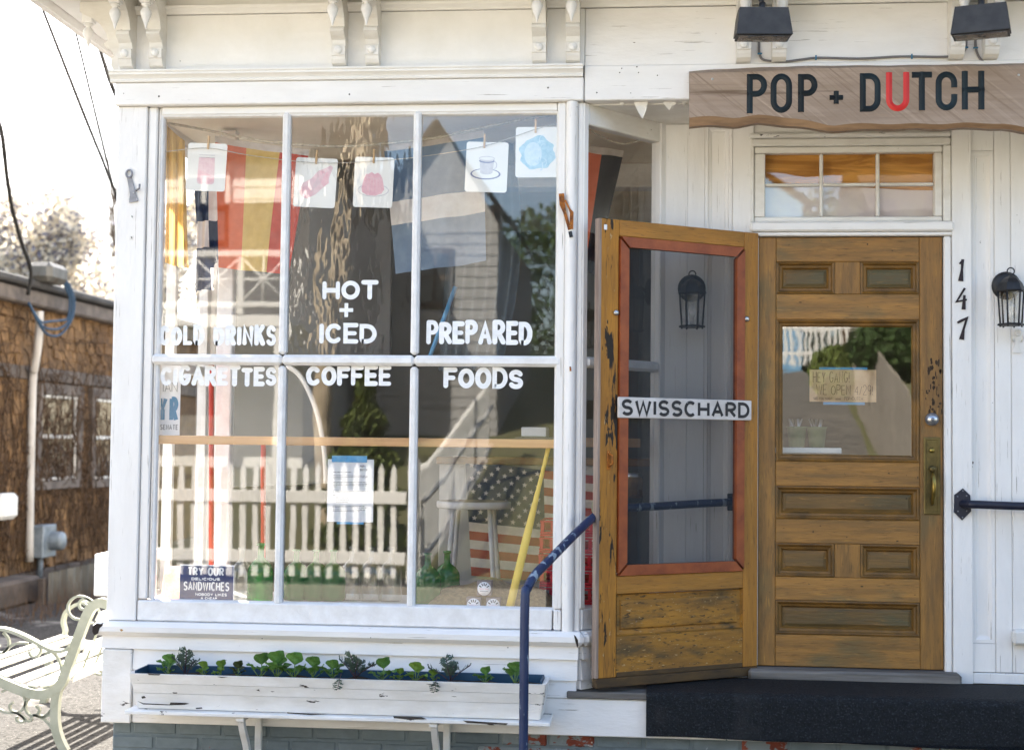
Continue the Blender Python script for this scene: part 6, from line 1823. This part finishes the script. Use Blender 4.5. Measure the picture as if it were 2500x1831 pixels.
def house(name, lab, x0, x1, y0, y1, zb, zt2, mat, gable=True, roofh=2.2):
    t = thing(name, lab, 'house', ((x0 + x1) / 2, (y0 + y1) / 2, zb))
    cbox('wall', mat, t, x0, x1, y0, y1, zb, zt2, .01)
    k = 0
    zz = zb + .2
    while zz < zt2 - .1:
        lap('siding_board', mat, x0 - .01, x1 + .01, zz, zz + .19, y1 + .022, y1 + .006, base=y1 - .005, parent=t); zz += .20
    m = MB(); xm = (x0 + x1) / 2
    if gable:
        m.poly([(x0 - .3, y1 + .35, zt2), (xm, y1 + .35, zt2 + roofh), (xm, y0, zt2 + roofh), (x0 - .3, y0, zt2)]); m.poly([(xm, y1 + .35, zt2 + roofh), (x1 + .3, y1 + .35, zt2), (x1 + .3, y0, zt2), (xm, y0, zt2 + roofh)])
        g_ = MB().poly([(x0, y1 + .01, zt2), (x1, y1 + .01, zt2), (xm, y1 + .01, zt2 + roofh)]); g_.build('gable', mat, t)
    else:
        ym = (y0 + y1) / 2
        m.poly([(x0 - .3, y1 + .35, zt2 - .05), (x1 + .3, y1 + .35, zt2 - .05), (x1 + .3, ym, zt2 + roofh), (x0 - .3, ym, zt2 + roofh)]); m.poly([(x0 - .3, ym, zt2 + roofh), (x1 + .3, ym, zt2 + roofh), (x1 + .3, y0, zt2), (x0 - .3, y0, zt2)])
    m.build('roof', roofm, t)
    return t
def hwin(t, xc, yw, zc, wd, ht, trim):
    o = cbox('window', trim, t, xc - wd / 2, xc + wd / 2, yw + .02, yw + .06, zc - ht / 2, zc + ht / 2, .01)
    for sx in (-1, 1):
        for sz in (-1, 1):
            MB().poly([(xc + sx * wd * .22 - wd * .18, yw + .063, zc + sz * ht * .22 - ht * .18), (xc + sx * wd * .22 + wd * .18, yw + .063, zc + sz * ht * .22 - ht * .18), (xc + sx * wd * .22 + wd * .18, yw + .063, zc + sz * ht * .22 + ht * .18), (xc + sx * wd * .22 - wd * .18, yw + .063, zc + sz * ht * .22 + ht * .18)]).build('pane', M('dark_pane', (.03, .035, .04), rough=.05, spec=.6) if 'dark_pane' not in MATS else MATS['dark_pane'], o)
    return o
z1 = hill(-16.5)
HA = house('white_house', 'white house with lattice balcony across the street, mirrored in left panes', -15, -5.6, -24, -16.5, z1 - .4, 6.3, clapw, False, 2.6)
hwin(HA, -7.3, -16.5, 2.6, .9, 1.5, clapw); hwin(HA, -9.6, -16.5, 2.6, .9, 1.5, clapw); hwin(HA, -7.3, -16.5, 5.4, .9, 1.3, clapw)
BYs = -14.6
cbox('balcony_shade_panel', clapg, HA, -10.4, -5.62, -16.49, -16.44, 3.5, 5.5, .01)  # flat dark sheet standing in for the porch shade behind the lattice
cbox('balcony_floor', clapw, HA, -10.5, -5.4, -16.45, BYs, 3.30, 3.48, .01)
cbox('balcony_rail', clapw, HA, -10.5, -5.4, BYs - .06, BYs, 4.36, 4.46, .01)
cbox('balcony_rail', clapw, HA, -10.5, -5.4, BYs - .06, BYs, 3.60, 3.68, .01)
for k in range(8):
    x = -10.45 + k * .72
    cbox('balcony_post', clapw, HA, x - .05, x + .05, BYs - .055, BYs - .005, 3.5, 4.36, .006)
    if k < 7:
        for (p_, q_) in (((x, 3.68), (x + .72, 4.36)), ((x, 4.36), (x + .72, 3.68)), ((x + .36, 3.68), (x + .36, 4.36)), ((x, 4.02), (x + .72, 4.02))):
            MB().tube([(p_[0], BYs - .03 - random.uniform(0, .004), p_[1]), (q_[0], BYs - .03, q_[1])], .022, 4).build('lattice_bar', clapw, HA)
for x in (-10.4, -7.9, -5.5): cbox('porch_post', clapw, HA, x - .09, x + .09, BYs - .2, BYs - .02, hill(BYs), 3.3, .01)
HB = house('grey_house', 'dark grey shingled house across the street, mirrored behind the blue flag', -5.0, -2.75, -27, -19.5, hill(-19.5) - .5, 5.6, M('light_grey_siding', (.34, .33, .31), (.28, .27, .255), (6, 6, 6), rough=.85), True, 1.9)
hwin(HB, -3.9, -19.5, 4.6, .7, 1.1, trimg)
cbox('chimney', M('brick_chimney', '#a8654a', '#86492f', (14, 14, 14), rough=.9), HB, -3.3, -2.9, -22, -21.6, 5.2, 6.3, .01)
HC = house('blue_house', 'pale blue house up the lane, mirrored at left of door glass', -2.0, 4.75, -46, -38, 3.2, 9.2, clapb, True, 2.5)
HD = house('brown_house', 'brown shingled house beyond the board fence, mirrored above door glass bush', 6.2, 14, -40, -32, 3.2, 8.0, shing2, False, 2.5)
hwin(HD, 8.5, -32, 5.6, .9, 1.4, clapw)
HE = house('tall_grey_house', 'grey house right of the lane across the street', 7.5, 16, -24, -13.5, 0, 7.5, clapg, False, 2.5)
HF = house('pale_house', 'pale house at far left across the street', -30, -17, -26, -14, 0, 7.0, clapw, False, 2.5)
tree('street_tree', 'pale trunked tree across street, mirrored in rippled middle pane', (-4.25, -12.6, hill(-12.6)), 15, 51, 1, M('pale_bark', '#b8a88e', '#8f806a', (6, 6, 3), rough=.9), .5, None, 0, 0, .15, .9)
for k, (x, y) in enumerate(((8, -52), (-3, -56), (18, -50), (-14, -50), (28, -45), (-28, -46))):
    leafcloud('far_tree', 'dense green tree on hill behind the houses, %s' % ('right of lane end', 'behind blue house', 'far right', 'behind white house', 'farthest right', 'farthest left')[k], (x, y, 3.6), (5.5, 4, 4.2), 9000, hedgem if k % 2 else conif, .15, 60 + k, False, 'tree')
